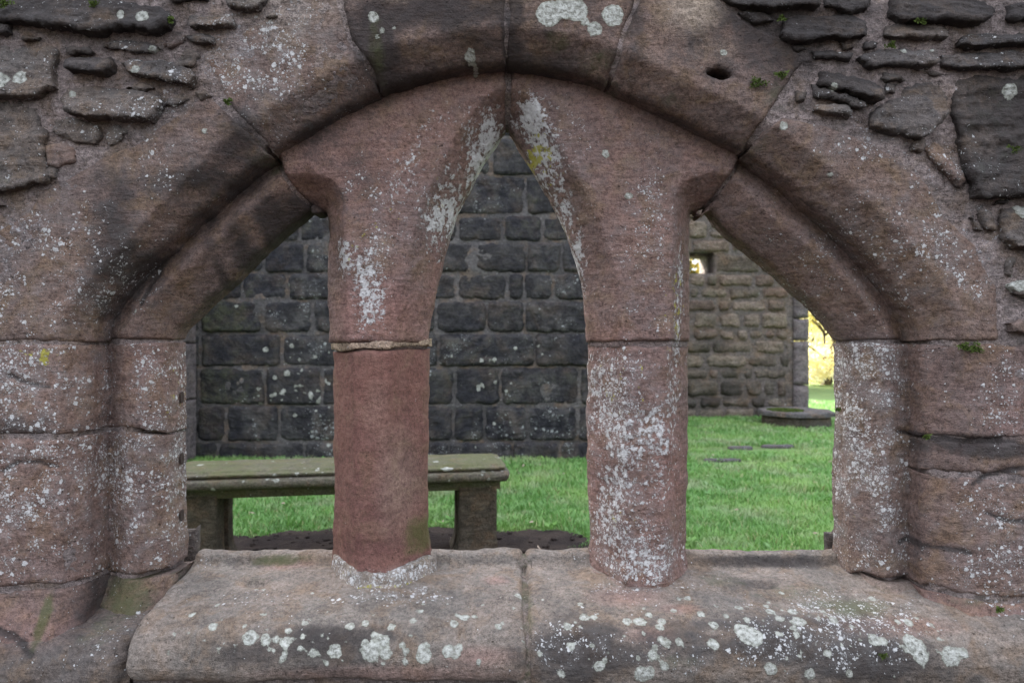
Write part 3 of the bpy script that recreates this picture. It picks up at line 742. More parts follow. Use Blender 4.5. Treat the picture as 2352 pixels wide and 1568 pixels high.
SMARK = {'dark': [(1750, 1290, 175, 9, .75), (1750, 1340, 90, 16, .45), (620, 1287, 110, 7, .45), (1120, 1290, 60, 7, .3), (700, 1490, 230, 55, .65), (560, 1520, 90, 40, .3), (820, 1450, 200, 25, .3), (1560, 1480, 300, 60, .62), (1900, 1480, 200, 70, .55), (1300, 1440, 120, 40, .35), (1700, 1420, 260, 22, .35), (1300, 1530, 160, 60, .6), (2050, 1540, 200, 50, .6), (1080, 1490, 80, 25, .15), (1450, 1395, 120, 12, .15), (1180, 1480, 20, 60, .3)],
 'green': [(590, 1335, 40, 10, .5), (640, 1285, 90, 8, .8), (1210, 1400, 20, 90, .6), (1850, 1370, 160, 40, .45), (1990, 1400, 100, 25, .6), (1650, 1330, 60, 20, .5), (1550, 1520, 70, 20, .5), (940, 1370, 60, 12, .3), (450, 1310, 40, 20, .3), (1330, 1370, 60, 30, .3)],
 'red': [(660, 1300, 60, 12, .9), (1440, 1370, 90, 22, .8), (1100, 1510, 90, 25, .6), (900, 1550, 300, 14, .4), (2050, 1440, 150, 24, .9), (1140, 1335, 30, 6, .8), (1560, 1400, 50, 12, .4), (1490, 1460, 60, 20, .3)],
 'lich': [(2000, 1400, 150, 60, .5), (1700, 1500, 400, 50, .35), (460, 1300, 40, 14, .8), (1300, 1480, 110, 60, .5), (560, 1400, 150, 50, .2), (900, 1370, 150, 25, .7), (1480, 1350, 130, 14, .8), (1880, 1430, 260, 80, .45)]}
def sill_paint(V, base=(.25, .10, 0)):
    p = np.zeros((len(V), 4)); t = np.zeros((len(V), 4)); sdf = np.full(len(V), .05)
    def ch(marks):
        out = np.zeros(len(V))
        for (u, v, ru, rv, s) in marks:
            c = sill_hit(u, v); c2 = sill_hit(u, v + rv); c3 = sill_hit(u, v - rv)
            ry = max(.02, .5 * np.linalg.norm(c2[1:] - c3[1:])) * 1.25; rx = ru / F * c[1] * 1.25
            d = ((V[:, 0] - c[0]) / rx) ** 2 + ((V[:, 1] - c[1]) ** 2 + (V[:, 2] - c[2]) ** 2) / ry ** 2
            out += s * np.clip(1 - d, 0, 1)
        return out
    for k_ in ('red',): SMARK[k_] = [(a, b_, c, d, .45) for a, b_, c, d, e in SMARK[k_]]
    p[:, 0] = base[0] + ch(SMARK['lich']); p[:, 1] = base[1] + ch(SMARK['dark']); p[:, 2] = base[2] + ch(SMARK['green'])
    t[:, 2] = ch(SMARK['red']); t[:, 0] = .05
    for c, r in SR:
        near = np.abs(V[:, 0] - c[0]) < .07
        q = np.linalg.norm(V[near] - c, axis=1) - r
        sdf[near] = np.minimum(sdf[near], q)
    p[:, 3] = sdf
    return {'paint': np.clip(p, -.05, 1.6), 'tint': np.clip(t, 0, 1.6)}

def dent(V, u, v, rx, ry, dp):
    c = sill_hit(u, v)
    d = ((V[:, 0] - c[0]) / rx) ** 2 + ((V[:, 1] - c[1]) / ry) ** 2
    V[:, 2] -= dp * np.exp(-d ** 2) * (V[:, 2] > CAMZ - .62)
    return V
PROFL = PROF.copy(); PROFL[13:, 1] += np.array([0, .01, .02, .025, .025])
V, T = sweep_stone(PROFL, -.800, .0265, .0060, .016, 71.2, (.010, .0030))
V = dent(V, 590, 1338, .030, .020, .018)
mesh_obj('sill_stone', V, T, M_SILL, win, attrs=sill_paint(V), offset=WO)['label'] = 'sill block with a rounded worn nose and a ragged underside'
V, T = sweep_stone(PROF, .034, 1.42, .0060, .014, 73.9, (.009, .0030))
V = dent(V, 1752, 1343, .028, .017, .016)
SILLR = (V, T)
mesh_obj('sill_stone', V, T, M_SILL, win, attrs=sill_paint(V, (.30, .22, .02)), offset=WO)['label'] = 'dark stained sill block with large pale lichen rosettes'
PJ = PROF.copy(); PJ[:, 1] -= .009; PJ[:, 0] += np.where(PJ[:, 0] > 1.7, -.006, .007)
V, T = sweep_stone(PJ, .012, .048, .004, .002, 74.7, (.004, .003))
put_stone('joint_mortar', (V, T, None), M_MORT, win, WO, base=(.3, .45, .55), roses=False)
V, T = sweep_stone(PROFB, -1.75, -.812, .0068, .03, 75.5, (.016, .0045))
put_stone('base_stone', (V, T, None), M_GREY, win, WO, base=(.45, .2, .05))
V, T = sweep_stone(PROFB, 1.43, 2.2, .0068, .03, 77.1, (.016, .0045))
put_stone('base_stone', (V, T, None), M_GREY, win, WO, base=(.40, .2, .05), tint=(0, 0, .2, 0))

# little upright remains of slate at the back corners of the sill
for (u, v0, v1, wd) in ((441, 1215, 1290, .018), (1907, 1222, 1290, .014)):
    c0, c1 = W(u, v1, 1.79), W(u, v0, 1.79)
    pl = np.array([[c0[0] - wd, c0[1]], [c0[0] + wd, c0[1]], [c0[0] + wd, c1[1] + .01], [c0[0] + wd * .4, c1[1]], [c0[0] - wd, c1[1]]])
    put_stone('stone_upstand', slab(pl, lambda x, z: 1.78 + 0 * x, 1.80, res=.006, rnd=.004, gap=0, rough=(.002, .002), seed=81.1 + u, close_back=True), M_GREY, win, WO, base=(.3, .1, .1))
# sockets in the left jamb's reveal: shallow dishes, the holes' shade put into a dark colour
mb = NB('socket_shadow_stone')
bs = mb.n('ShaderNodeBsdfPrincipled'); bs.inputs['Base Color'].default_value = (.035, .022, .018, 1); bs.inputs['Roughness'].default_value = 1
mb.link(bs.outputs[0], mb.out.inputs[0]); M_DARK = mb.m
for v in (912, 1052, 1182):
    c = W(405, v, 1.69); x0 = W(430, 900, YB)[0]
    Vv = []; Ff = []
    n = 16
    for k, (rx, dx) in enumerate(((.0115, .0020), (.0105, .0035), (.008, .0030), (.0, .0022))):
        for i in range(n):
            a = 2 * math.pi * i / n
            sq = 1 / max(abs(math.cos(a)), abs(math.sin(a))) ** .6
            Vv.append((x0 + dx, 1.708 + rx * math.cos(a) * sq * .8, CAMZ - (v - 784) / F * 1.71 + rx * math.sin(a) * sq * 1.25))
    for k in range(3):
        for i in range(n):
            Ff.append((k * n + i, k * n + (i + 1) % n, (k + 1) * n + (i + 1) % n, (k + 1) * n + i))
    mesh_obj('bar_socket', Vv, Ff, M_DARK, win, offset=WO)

# ------------------------------------------------------------------ the rubble wall around the window
wall = empty('rubble_wall', (0.0, 1.62, 0.0))
tag(wall, 'ruined wall of dark flat rubble and pink mortar surrounding the arched window', 'wall')
WW = (0.0, 1.62, 0.0)
def grow(poly, k):
    A = np.asarray(poly); nx = np.roll(A, -1, axis=0) - np.roll(A, 1, axis=0)
    area = np.sum(A[:, 0] * np.roll(A[:, 1], -1) - np.roll(A[:, 0], -1) * A[:, 1])
    nn = np.stack([nx[:, 1], -nx[:, 0]], 1) * (1 if area > 0 else -1)
    return A + nn / (np.linalg.norm(nn, axis=1)[:, None] + 1e-9) * k
XW, ZT = 1.30, CAMZ + .92
def y_core(x, z):
    P = np.stack([x, z], 1); s = ring_sd(P)
    shaft = (z < W(0, 800, YE)[1]) & (np.abs(x) < .5)
    headz = (z >= W(0, 800, YE)[1]) & (np.abs(x) < .5)
    ins = np.where(shaft, yinner(x, z, 1.0, .082, .115) + .016, yinner(x, z, np.where(headz, .15, 1.0), .074, np.where(headz, .104, .088)) + .006)
    outf = ysplay(x, z) + .005
    P3 = np.stack([x, x * 0, z], 1)
    # beyond the voussoirs the mortar comes up to the face of the wall
    far = sstep(.15, .20, s - .012 * fbm(P3, 10, 2, 3))
    face = YW + .003 + .010 * fbm(P3, 12, 3, 9) + .007 * fbm(P3, 45, 3, 4)
    y = np.where(s < .014, np.maximum(ins, 1.612), outf * (1 - far) + face * far)
    hc = W(1652, 170, YW)
    y = y + .15 * np.exp(-(np.hypot((x - hc[0]) / .034, (z - hc[1]) / .022)) ** 4)
    y = np.minimum(y, YB - .006)
    low = sstep(CAMZ - .63, CAMZ - .70, z)
    return y * (1 - low) + (1.455 + .02 * fbm(P3, 9, 3, 5) + .006 * fbm(P3, 40, 2, 6)) * low
core_poly = np.array([[-XW, CAMZ - .90], [XW, CAMZ - .90], [XW, ZT], [-XW, ZT]])
lo_holes = [grow(resample(h, .012), .007) for h in LIGHTS]
V, T, d = slab(core_poly, y_core, YB - .003, res=.0085, rnd=0, gap=0, holes=lo_holes, rough=(.0015, .002), seed=91.0, wob=0, close_back=True)
mor = put_stone('mortar', (V, T, None), M_MORT, wall, WW, base=(.30, .04, .0), roses=False, tint=(.06, 0, 0, 0))
mor['label'] = 'pinkish grey lime mortar between the rubble stones'

def cL(x, y): return (x * .5063, y * .5063)
def cR(x, y): return (1529 + x * .5063, y * .5063)
RB = []   # (polygon px, material, proud, paint base)
def addL(pts, mt=M_RUB, pr=.012, base=(.25, .15, .02)): RB.append(([cL(*p) if p[0] > 0 else (-120, p[1] * .5063) for p in pts], mt, pr, base))
def addR(pts, mt=M_RUB, pr=.012, base=(.25, .15, .02)): RB.append(([cR(*p) if p[0] < 1626 else (2470, p[1] * .5063) for p in pts], mt, pr, base))
addL([(0, 20), (150, -30), (480, -20), (700, 30), (765, 60), (775, 125), (700, 150), (560, 125), (440, 150), (330, 130), (180, 110), (60, 95), (0, 85)], M_RUB, .026, (.35, .45, .05))
addL([(0, 100), (45, 110), (45, 150), (0, 155)], M_RUB, .012)
addL([(0, 190), (100, 193), (240, 195), (258, 230), (235, 370), (262, 395), (180, 432), (90, 450), (0, 440)], M_GREY, .018, (.5, .02, .05))
addL([(300, 258), (360, 250), (420, 262), (490, 255), (512, 280), (505, 320), (440, 335), (360, 325), (300, 315)], M_RUB, .024, (.15, .4, 0))
addL([(458, 190), (540, 178), (680, 195), (722, 215), (690, 236), (600, 235), (540, 225), (458, 215)], M_RUB, .014, (.6, .2, 0))
addL([(545, 278), (600, 262), (740, 270), (860, 320), (885, 335), (870, 388), (800, 370), (700, 352), (590, 335)], M_RUB, .018, (.75, .15, 0))
addL([(268, 450), (290, 408), (360, 383), (520, 398), (720, 428), (742, 470), (692, 542), (560, 537), (420, 535), (300, 517)], M_GREY, .026, (.35, .25, 0))
addL([(852, 78), (920, 65), (1050, 75), (1070, 112), (980, 122), (862, 122)], M_GREY, .016, (.4, .2, .05))
addL([(845, 165), (900, 153), (975, 170), (970, 192), (870, 192)], M_RUB, .012, (.3, .4, .05))
addL([(230, 535), (300, 530), (440, 570), (462, 620), (440, 655), (350, 640), (235, 605)], M_GREY, .010, (.65, .12, .05))
addL([(470, 565), (560, 565), (582, 600), (500, 660), (480, 640)], M_GREY, .008, (.7, .0, .15))
addL([(0, 460), (120, 465), (160, 490), (150, 520), (190, 600), (195, 740), (215, 828), (120, 845), (60, 865), (0, 880)], M_GREY, .014, (.4, .12, .15))
addL([(210, 650), (300, 640), (350, 690), (340, 740), (280, 757), (215, 745)], M_SAND, .004, (.3, .0, 0))
addL([(0, 912), (50, 930), (0, 965)], M_RUB, .012, (.6, .1, 0))
addL([(750, 440), (810, 425), (852, 440), (790, 482), (757, 472)], M_GREY, .006, (.2, .1, .1))
addL([(1000, -30), (1230, -30), (1195, 20), (1110, 46), (1040, 28)], M_RUB, .016, (.3, .3, .1))
addL([(740, -40), (960, -40), (940, 4), (780, 8)], M_RUB, .012, (.3, .4, .1))
addL([(735, 205), (800, 172), (840, 155), (835, 180), (760, 232)], M_SAND, .008, (.4, .05, 0))
addR([(225, -30), (560, -40), (690, -20), (690, 28), (560, 30), (470, 45), (330, 30)], M_RUB, .018, (.25, .3, 0))
addR([(705, -30), (950, -30), (930, 45), (820, 50), (722, 33)], M_RUB, .014, (.35, .3, 0))
addR([(545, 88), (620, 58), (880, 58), (905, 100), (907, 170), (840, 180), (720, 175), (650, 192), (560, 180), (520, 158)], M_RUB, .018, (.25, .2, .05))
addR([(1030, -20), (1440, -25), (1505, 40), (1480, 92), (1420, 107), (1300, 90), (1200, 97), (1060, 92), (1030, 60)], M_RUB, .022, (.2, .35, .05))
addR([(1000, 112), (1280, 107), (1292, 150), (1260, 177), (1100, 172), (990, 160)], M_GREY, .014, (.5, .1, .05))
addR([(1320, 182), (1400, 150), (1626, 138), (1626, 187), (1500, 200), (1400, 217), (1330, 207)], M_RUB, .022, (.45, .3, 0))
addR([(868, 262), (950, 225), (1100, 213), (1240, 225), (1242, 290), (1100, 297), (910, 300)], M_RUB, .016, (.55, .15, 0))
addR([(663, 230), (740, 223), (850, 240), (842, 272), (740, 266), (670, 262)], M_RUB, .014, (.4, .2, 0))
addR([(1262, 245), (1626, 225), (1626, 302), (1450, 312), (1300, 314), (1262, 290)], M_RUB, .018, (.45, .2, 0))
addR([(710, 308), (800, 328), (950, 373), (987, 410), (972, 462), (900, 440), (800, 400), (700, 378)], M_RUB, .024, (.2, .35, 0))
addR([(660, 368), (760, 403), (850, 443), (912, 473), (890, 498), (800, 462), (690, 430)], M_RUB, .014, (.5, .2, 0))
addR([(680, 465), (760, 455), (852, 500), (842, 532), (760, 522), (665, 500)], M_GREY, .012, (.6, .0, .2))
addR([(1000, 325), (1080, 340), (1082, 365), (1010, 363), (985, 350)], M_GREY, .010, (.4, .2, 0))
addR([(930, 520), (1040, 430), (1130, 368), (1230, 368), (1287, 412), (1282, 500), (1205, 602), (1140, 632), (1020, 602), (930, 575)], M_RUB, .016, (.35, .25, .03))
addR([(1318, 360), (1400, 338), (1500, 330), (1626, 328), (1626, 892), (1500, 895), (1390, 910), (1370, 800), (1342, 600), (1310, 500)], M_GREY, .014, (.25, .50, .22))
addR([(1180, 662), (1240, 640), (1282, 700), (1362, 832), (1330, 855), (1260, 782), (1190, 702)], M_SAND, .010, (.35, .1, .0))
addR([(1420, 940), (1440, 918), (1482, 1000), (1492, 1052), (1450, 1032)], M_GREY, .010, (.6, .1, 0))
addR([(1542, 940), (1626, 928), (1626, 1145), (1580, 1132), (1530, 1082), (1522, 1000)], M_GREY, .018, (.5, .1, .12))
addR([(1560, 1290), (1626, 1220), (1626, 1342), (1580, 1337)], M_GREY, .012, (.5, .05, .05))
addR([(1545, 1460), (1626, 1420), (1626, 1502), (1560, 1512)], M_SAND, .012, (.4, .1, .05))
addR([(1560, 15), (1626, 0), (1626, 100), (1560, 82)], M_RUB, .012, (.3, .2, .05))
for q in ([(1180, 52), (1240, 48), (1262, 70), (1200, 84)], [(610, 120), (650, 118), (700, 150), (640, 165)], [(90, 160), (190, 168), (180, 186), (100, 184)], [(560, 395), (640, 380), (700, 400), (640, 412)], [(215, 690), (200, 800), (240, 810), (270, 770)], [(275, 210), (400, 205), (430, 235), (300, 240)],
          [(900, 455), (960, 430), (930, 400), (880, 420)], [(760, 330), (830, 215), (900, 240), (880, 300)]):
    addL(q, M_GREY, .008, (.35, .15, .03))
for q in ([(910, 190), (980, 180), (960, 215), (900, 225)], [(1010, 380), (1060, 375), (1040, 420), (1000, 430)], [(590, 400), (650, 420), (640, 470), (590, 460)], [(1290, 330), (1240, 320), (1180, 318), (1230, 345)], [(1130, 645), (1180, 630), (1170, 690), (1120, 680)], [(1500, 905), (1600, 900), (1560, 925), (1490, 925)],
          [(1390, 960), (1415, 990), (1440, 1060), (1400, 1050)], [(1545, 1160), (1600, 1165), (1570, 1260), (1540, 1240)], [(560, 205), (640, 205), (650, 225), (590, 240)], [(320, 60), (440, 60), (500, 90), (400, 95)]):
    addR(q, M_GREY, .008, (.35, .25, .03))
addR([(780, 200), (860, 195), (862, 222), (800, 226)], M_GREY, .006, (.4, .0, .05))
for i, (px, mt, pr, base) in enumerate(RB):
    poly = chaikin(grow(WL(px, YW - pr * .6), .006), 1)
    tl = np.random.RandomState(i + 40).uniform(-1, 1, 2) * .05
    c = poly.mean(0)
    def yf(x, z, pr=pr, i=i, tl=tl, c=c):
        P3 = np.stack([x, x * 0 + i, z], 1)
        P3s = P3 * np.array([.35, 1, 1.6])
        lay = .0075 * fbm(P3s, 26, 3, i + .5); lay = lay + .004 * np.floor(2.5 * fbm(P3s, 9, 2, i + 3.3) + (z - c[1]) * 18) * .8
        lay = lay + .004 * np.abs(fbm(P3s, 11, 2, i + 9.5))
        hh = max(.02, poly[:, 1].max() - c[1])
        return YW - pr * (.85 - .75 * np.clip((z - c[1]) / hh, -1, 1)) + (x - c[0]) * tl[0] * .5 + lay
    o = put_stone('rubble_stone', slab(poly, yf, YW + .02, res=.0052, rnd=.0045, gap=0, rough=(.003, .006), seed=101.3 + i, wob=.009, side_res=.008), mt, wall, WW, base=base, joint=.35)
# coursed rubble beyond the picture's edges, one mass of masonry
parts = []
rr = random.Random(3)
def outside(x0, x1, z0, z1):
    z = z0
    while z < z1:
        h = min(rr.uniform(.05, .13), z1 - z)
        if h < .03: break
        x = x0
        while x < x1:
            wd = min(rr.uniform(.10, .34), x1 - x)
            if wd > .05:
                q = chaikin(np.array([[x + .010, z + .008], [x + wd - .012, z + .008 + rr.uniform(0, .012)], [x + wd - .012, z + h - .008], [x + .010 + rr.uniform(0, .03), z + h - .008]]), 1)
                s_ = rr.uniform(0, 90)
                V_, T_, _ = slab(q, lambda x, z: YW - .01 + .006 * fbm(np.stack([x, x * 0, z], 1), 14, 2, s_), YW + .05, res=.02, rnd=.015, gap=0, rough=(.006, .004), seed=200 + s_, side_res=.03)
                parts.append((V_, T_))
            x += wd
        z += h
outside(-2.6, -1.275, 0.0, CAMZ + 1.5); outside(1.275, 2.6, 0.0, CAMZ + 1.5); outside(-1.27, 1.27, CAMZ + .865, CAMZ + 1.5); outside(-XW, XW, .0, CAMZ - .90)
V, T = merge(parts)
put_stone('outer_masonry', (V, T, None), M_GREY, wall, WW, base=(.35, .1, .03), roses=False)
bxs = []
def box(x0, x1, y0, y1, z0, z1):
    v = np.array([(x, y, z) for x in (x0, x1) for y in (y0, y1) for z in (z0, z1)])
    q = [(0, 1, 3, 2), (4, 6, 7, 5), (0, 4, 5, 1), (2, 3, 7, 6), (0, 2, 6, 4), (1, 5, 7, 3)]
    t = []
    for a, b_, c, d in q: t += [(a, b_, c), (a, c, d)]
    return v, np.array(t)
for b4 in ((-2.6, -XW, 0, CAMZ + 1.5), (XW, 2.6, 0, CAMZ + 1.5), (-XW, XW, ZT, CAMZ + 1.5), (-XW, XW, 0, CAMZ - .90)):
    bxs.append(box(b4[0], b4[1], YW + .008, 1.98, b4[2], b4[3]))
V, T = merge(bxs)
put_stone('mortar', (V, T, None), M_MORT, wall, WW, base=(.2, .1, .03), roses=False).data.polygons.foreach_set('use_smooth', [False] * len(T))

# moss cushions in the joints
mm = NB('moss')
tcm = mm.n('ShaderNodeTexCoord').outputs['Object']
mn = mm.noise(tcm, 140, 5, .7)
bs = mm.n('ShaderNodeBsdfPrincipled'); mm.link(mm.mix(mn, (.030, .045, .006), (.10, .15, .02)), bs.inputs['Base Color']); bs.inputs['Roughness'].default_value = .95
mm.link(bs.outputs[0], mm.out.inputs[0]); M_MOSS = mm.m
def moss(name, u, v, Y, r, seed, parent, off):
    r = r * .75
    g = np.random.RandomState(seed); c = W(u, v, Y); n = int(240 * max(.5, r / .012))
    a = g.uniform(0, 2 * np.pi, n); q = np.sqrt(g.uniform(0, 1, n)) * r * (1 + .5 * np.sin(3 * a + seed))
    X = c[0] + q * np.cos(a) * 1.3; Z = c[1] + q * np.sin(a) * .8; Y0 = Y - g.uniform(0, 1, n) * r * .35
    Vs, Fs = [], []
    for i in range(n):
        dv = g.normal(size=3) * .0022; sd3 = g.normal(size=3) * .0011; dv[1] = -abs(dv[1])
        p = np.array([X[i], Y0[i] + .002, Z[i]]); k = len(Vs)
        Vs += [p - sd3, p + sd3, p + dv + sd3 * .6, p + dv - sd3 * .6]; Fs.append((k, k + 1, k + 2, k + 3))
    return mesh_obj(name, Vs, Fs, M_MOSS, parent, smooth=False, offset=off)
for i, (u, v, Y, r) in enumerate(((389, 46, 1.475, .010), (523, 233, 1.495, .009), (215, 8, 1.475, .010), (1740, 190, 1.49, .018), (1795, 43, 1.485, .009), (2047, 104, 1.485, .010), (2118, 48, 1.478, .011), (1795, 172, 1.485, .012),
                                  (2328, 345, 1.485, .014), (10, 8, 1.47, .014), (2325, 400, 1.487, .009))):
    moss('moss_cushion', u, v, Y, r, i + 5, wall, WW)
for i, (u, v, Y, r) in enumerate(((2240, 800, 1.492, .016), (2215, 795, 1.492, .012), (2130, 1003, 1.52, .007), (2030, 1505, 1.405, .008), (2295, 1398, 1.47, .008), (1925, 940, 1.67, .006))):
    moss('moss_cushion', u, v, Y, r, i + 35, win, WO)
# ================================================================== behind the window
win['kind'] = 'thing'; wall['kind'] = 'thing'
rr = random.Random(11)
rnp = np.random.RandomState(12)

# ---- ground
def ground_mat():
    b = NB('lawn_soil')
    tc = b.n('ShaderNodeTexCoord').outputs['Object']
    a = b.noise(tc, .9, 5, .6); d = b.noise(tc, 25, 5, .7)
    c = b.mix(a, (.10, .19, .045), (.14, .23, .06))
    c = b.mix(b.math('MULTIPLY', d, .7), c, (.07, .09, .03))
    bs = b.n('ShaderNodeBsdfPrincipled'); b.link(c, bs.inputs['Base Color']); bs.inputs['Roughness'].default_value = .95
    bp = b.n('ShaderNodeBump'); b.link(d, bp.inputs['Height']); bp.inputs['Distance'].default_value = .03; b.link(bp.outputs[0], bs.inputs['Normal'])
    b.link(bs.outputs[0], b.out.inputs[0])
    return b.m
def soil_mat():
    b = NB('wet_soil')
    tc = b.n('ShaderNodeTexCoord').outputs['Object']
    a = b.noise(tc, 4, 5, .6); d = b.noise(tc, 45, 6, .7)
    c = b.mix(b.ramp(a, .35, .65), (.022, .015, .014), (.050, .036, .030))
    c = b.mix(b.ramp(d, .58, .75), c, (.085, .065, .055))
    bs = b.n('ShaderNodeBsdfPrincipled'); b.link(c, bs.inputs['Base Color']); bs.inputs['Roughness'].default_value = .75
    bs.inputs['Specular IOR Level'].default_value = .2
    bp = b.n('ShaderNodeBump'); b.link(d, bp.inputs['Height']); bp.inputs['Distance'].default_value = .02; b.link(bp.outputs[0], bs.inputs['Normal'])
    b.link(bs.outputs[0], b.out.inputs[0])
    return b.m
M_GROUND, M_SOIL = ground_mat(), soil_mat()
GS = 400
g = mesh_obj('ground', [(-GS, -GS, 0), (GS, -GS, 0), (GS, GS, 0), (-GS, GS, 0)], [(0, 1, 2, 3)], M_GROUND, smooth=False)
tag(g, kind='structure')

bsheet = mesh_obj('dark_bounce_sheet', [(-60, -60, .004), (60, -60, .004), (60, 1.47, .004), (-60, 1.47, .004)], [(0, 1, 2, 3)], M_SOIL, smooth=False)  # unseen dark ground sheet, added to cut light bounced onto the wall
tag(bsheet, kind='structure')
def soil_field(x, y):
    """1 where bare earth shows under the bench, and in small worn places"""
    P = np.stack([x, y, x * 0], 1)
    n = .16 * fbm(P, 3.5, 3, 4) + .05 * fbm(P, 14, 2, 5)
    a = ((x + .75) / 1.32) ** 2 + ((y - 3.75) / .60) ** 2 - 1
    a2 = ((x - .10) / .34) ** 2 + ((y - 4.08) / .26) ** 2 - 1
    return np.minimum(a * .5, a2 * .3) - n
def worn(x, y):
    P = np.stack([x, y, x * 0], 1)
    a = ((x - 2.65) / .75) ** 2 + ((y - 7.55) / .22) ** 2 - 1
    b_ = ((x - 2.3) / .45) ** 2 + ((y - 6.75) / .12) ** 2 - 1
    c_ = ((x - 2.5) / .4) ** 2 + ((y - 5.35) / .07) ** 2 - 1
    return np.minimum(np.minimum(a * .5, b_ * .4), c_ * .4 + .15) - .2 * fbm(P, 4, 2, 8)
# soil sheet
sx, sy = np.meshgrid(np.arange(-2.6, .9, .022), np.arange(2.6, 4.75, .022))
n1, n2 = sx.shape
P = np.stack([sx.ravel(), sy.ravel(), sx.ravel() * 0], 1)
f = soil_field(P[:, 0], P[:, 1])
P[:, 2] = .006 + .012 * np.clip(fbm(P, 6, 3, 2), -.4, 1) + .008 * np.clip(fbm(P, 25, 3, 3), 0, 1) - np.clip(f - .05, 0, .5) * .6
idx = np.arange(n1 * n2).reshape(n1, n2)
T = np.stack([idx[:-1, :-1].ravel(), idx[:-1, 1:].ravel(), idx[1:, 1:].ravel(), idx[1:, :-1].ravel()], 1)
T = T[(f[T] < .16).all(axis=1)]
so = mesh_obj('bare_soil', P, T, M_SOIL); tag(so, kind='structure')
# small clods and stones lying on the earth
cl = []
for i in range(380):
    x, y = rr.uniform(-2.1, .7), rr.uniform(3.0, 4.6)
    if soil_field(np.array([x]), np.array([y]))[0] > -.02: continue
    r = rr.uniform(.006, .017)
    t = (1 + 5 ** .5) / 2
    ico = np.array([(-1, t, 0), (1, t, 0), (-1, -t, 0), (1, -t, 0), (0, -1, t), (0, 1, t), (0, -1, -t), (0, 1, -t), (t, 0, -1), (t, 0, 1), (-t, 0, -1), (-t, 0, 1)]) / 1.9
    fi = np.array([(0, 11, 5), (0, 5, 1), (0, 1, 7), (0, 7, 10), (0, 10, 11), (1, 5, 9), (5, 11, 4), (11, 10, 2), (10, 7, 6), (7, 1, 8), (3, 9, 4), (3, 4, 2), (3, 2, 6), (3, 6, 8), (3, 8, 9), (4, 9, 5), (2, 4, 11), (6, 2, 10), (8, 6, 7), (9, 8, 1)])
    cl.append((ico * r * rnp.uniform(.7, 1.3, (12, 1)) * np.array([1.3, 1.1, .6]) + np.array([x, y, .010]), fi))
V, T = merge(cl)
T = T[:, ::-1] if normals(V, T)[np.argmax(V[:, 2]), 2] < 0 else T
tag(mesh_obj('soil_clods', V, T, M_SOIL, smooth=False), kind='stuff')

# ---- grass
def grass_mat():
    b = NB('grass_blades')
    at = b.n('ShaderNodeAttribute', attribute_name='tone')
    sp = b.n('ShaderNodeSeparateColor'); b.link(at.outputs['Color'], sp.inputs[0])
    tc = b.n('ShaderNodeTexCoord').outputs['Object']
    big = b.noise(tc, 1.1, 4, .6)
    c = b.mix(sp.outputs[0], (.10, .27, .05), (.23, .43, .12))
    sm_ = b.noise(tc, 5.5, 4, .6)
    c = b.mix(b.math('MULTIPLY', b.ramp(sm_, .52, .72), .6), c, (.075, .19, .045))
    c = b.mix(b.math('MULTIPLY', b.ramp(b.noise(tc, 2.3, 3, .6), .50, .66), .65), c, (.40, .44, .27))  # pale noise patches: whitish highlights put into the blade colour
    c = b.mix(b.math('MULTIPLY', b.ramp(big, .45, .7), .75), c, (.33, .50, .14))
    c = b.mix(b.math('MULTIPLY', sp.outputs[1], .9), c, (.42, .42, .2))
    d = b.n('ShaderNodeBsdfPrincipled'); b.link(c, d.inputs['Base Color']); d.inputs['Roughness'].default_value = .42; d.inputs['Specular IOR Level'].default_value = .6
    t = b.n('ShaderNodeBsdfTranslucent'); b.link(c, t.inputs['Color'])
    ms = b.n('ShaderNodeMixShader'); ms.inputs[0].default_value = .35
    b.link(d.outputs[0], ms.inputs[1]); b.link(t.outputs[0], ms.inputs[2]); b.link(ms.outputs[0], b.out.inputs[0])
    return b.m
M_GRASS = grass_mat()
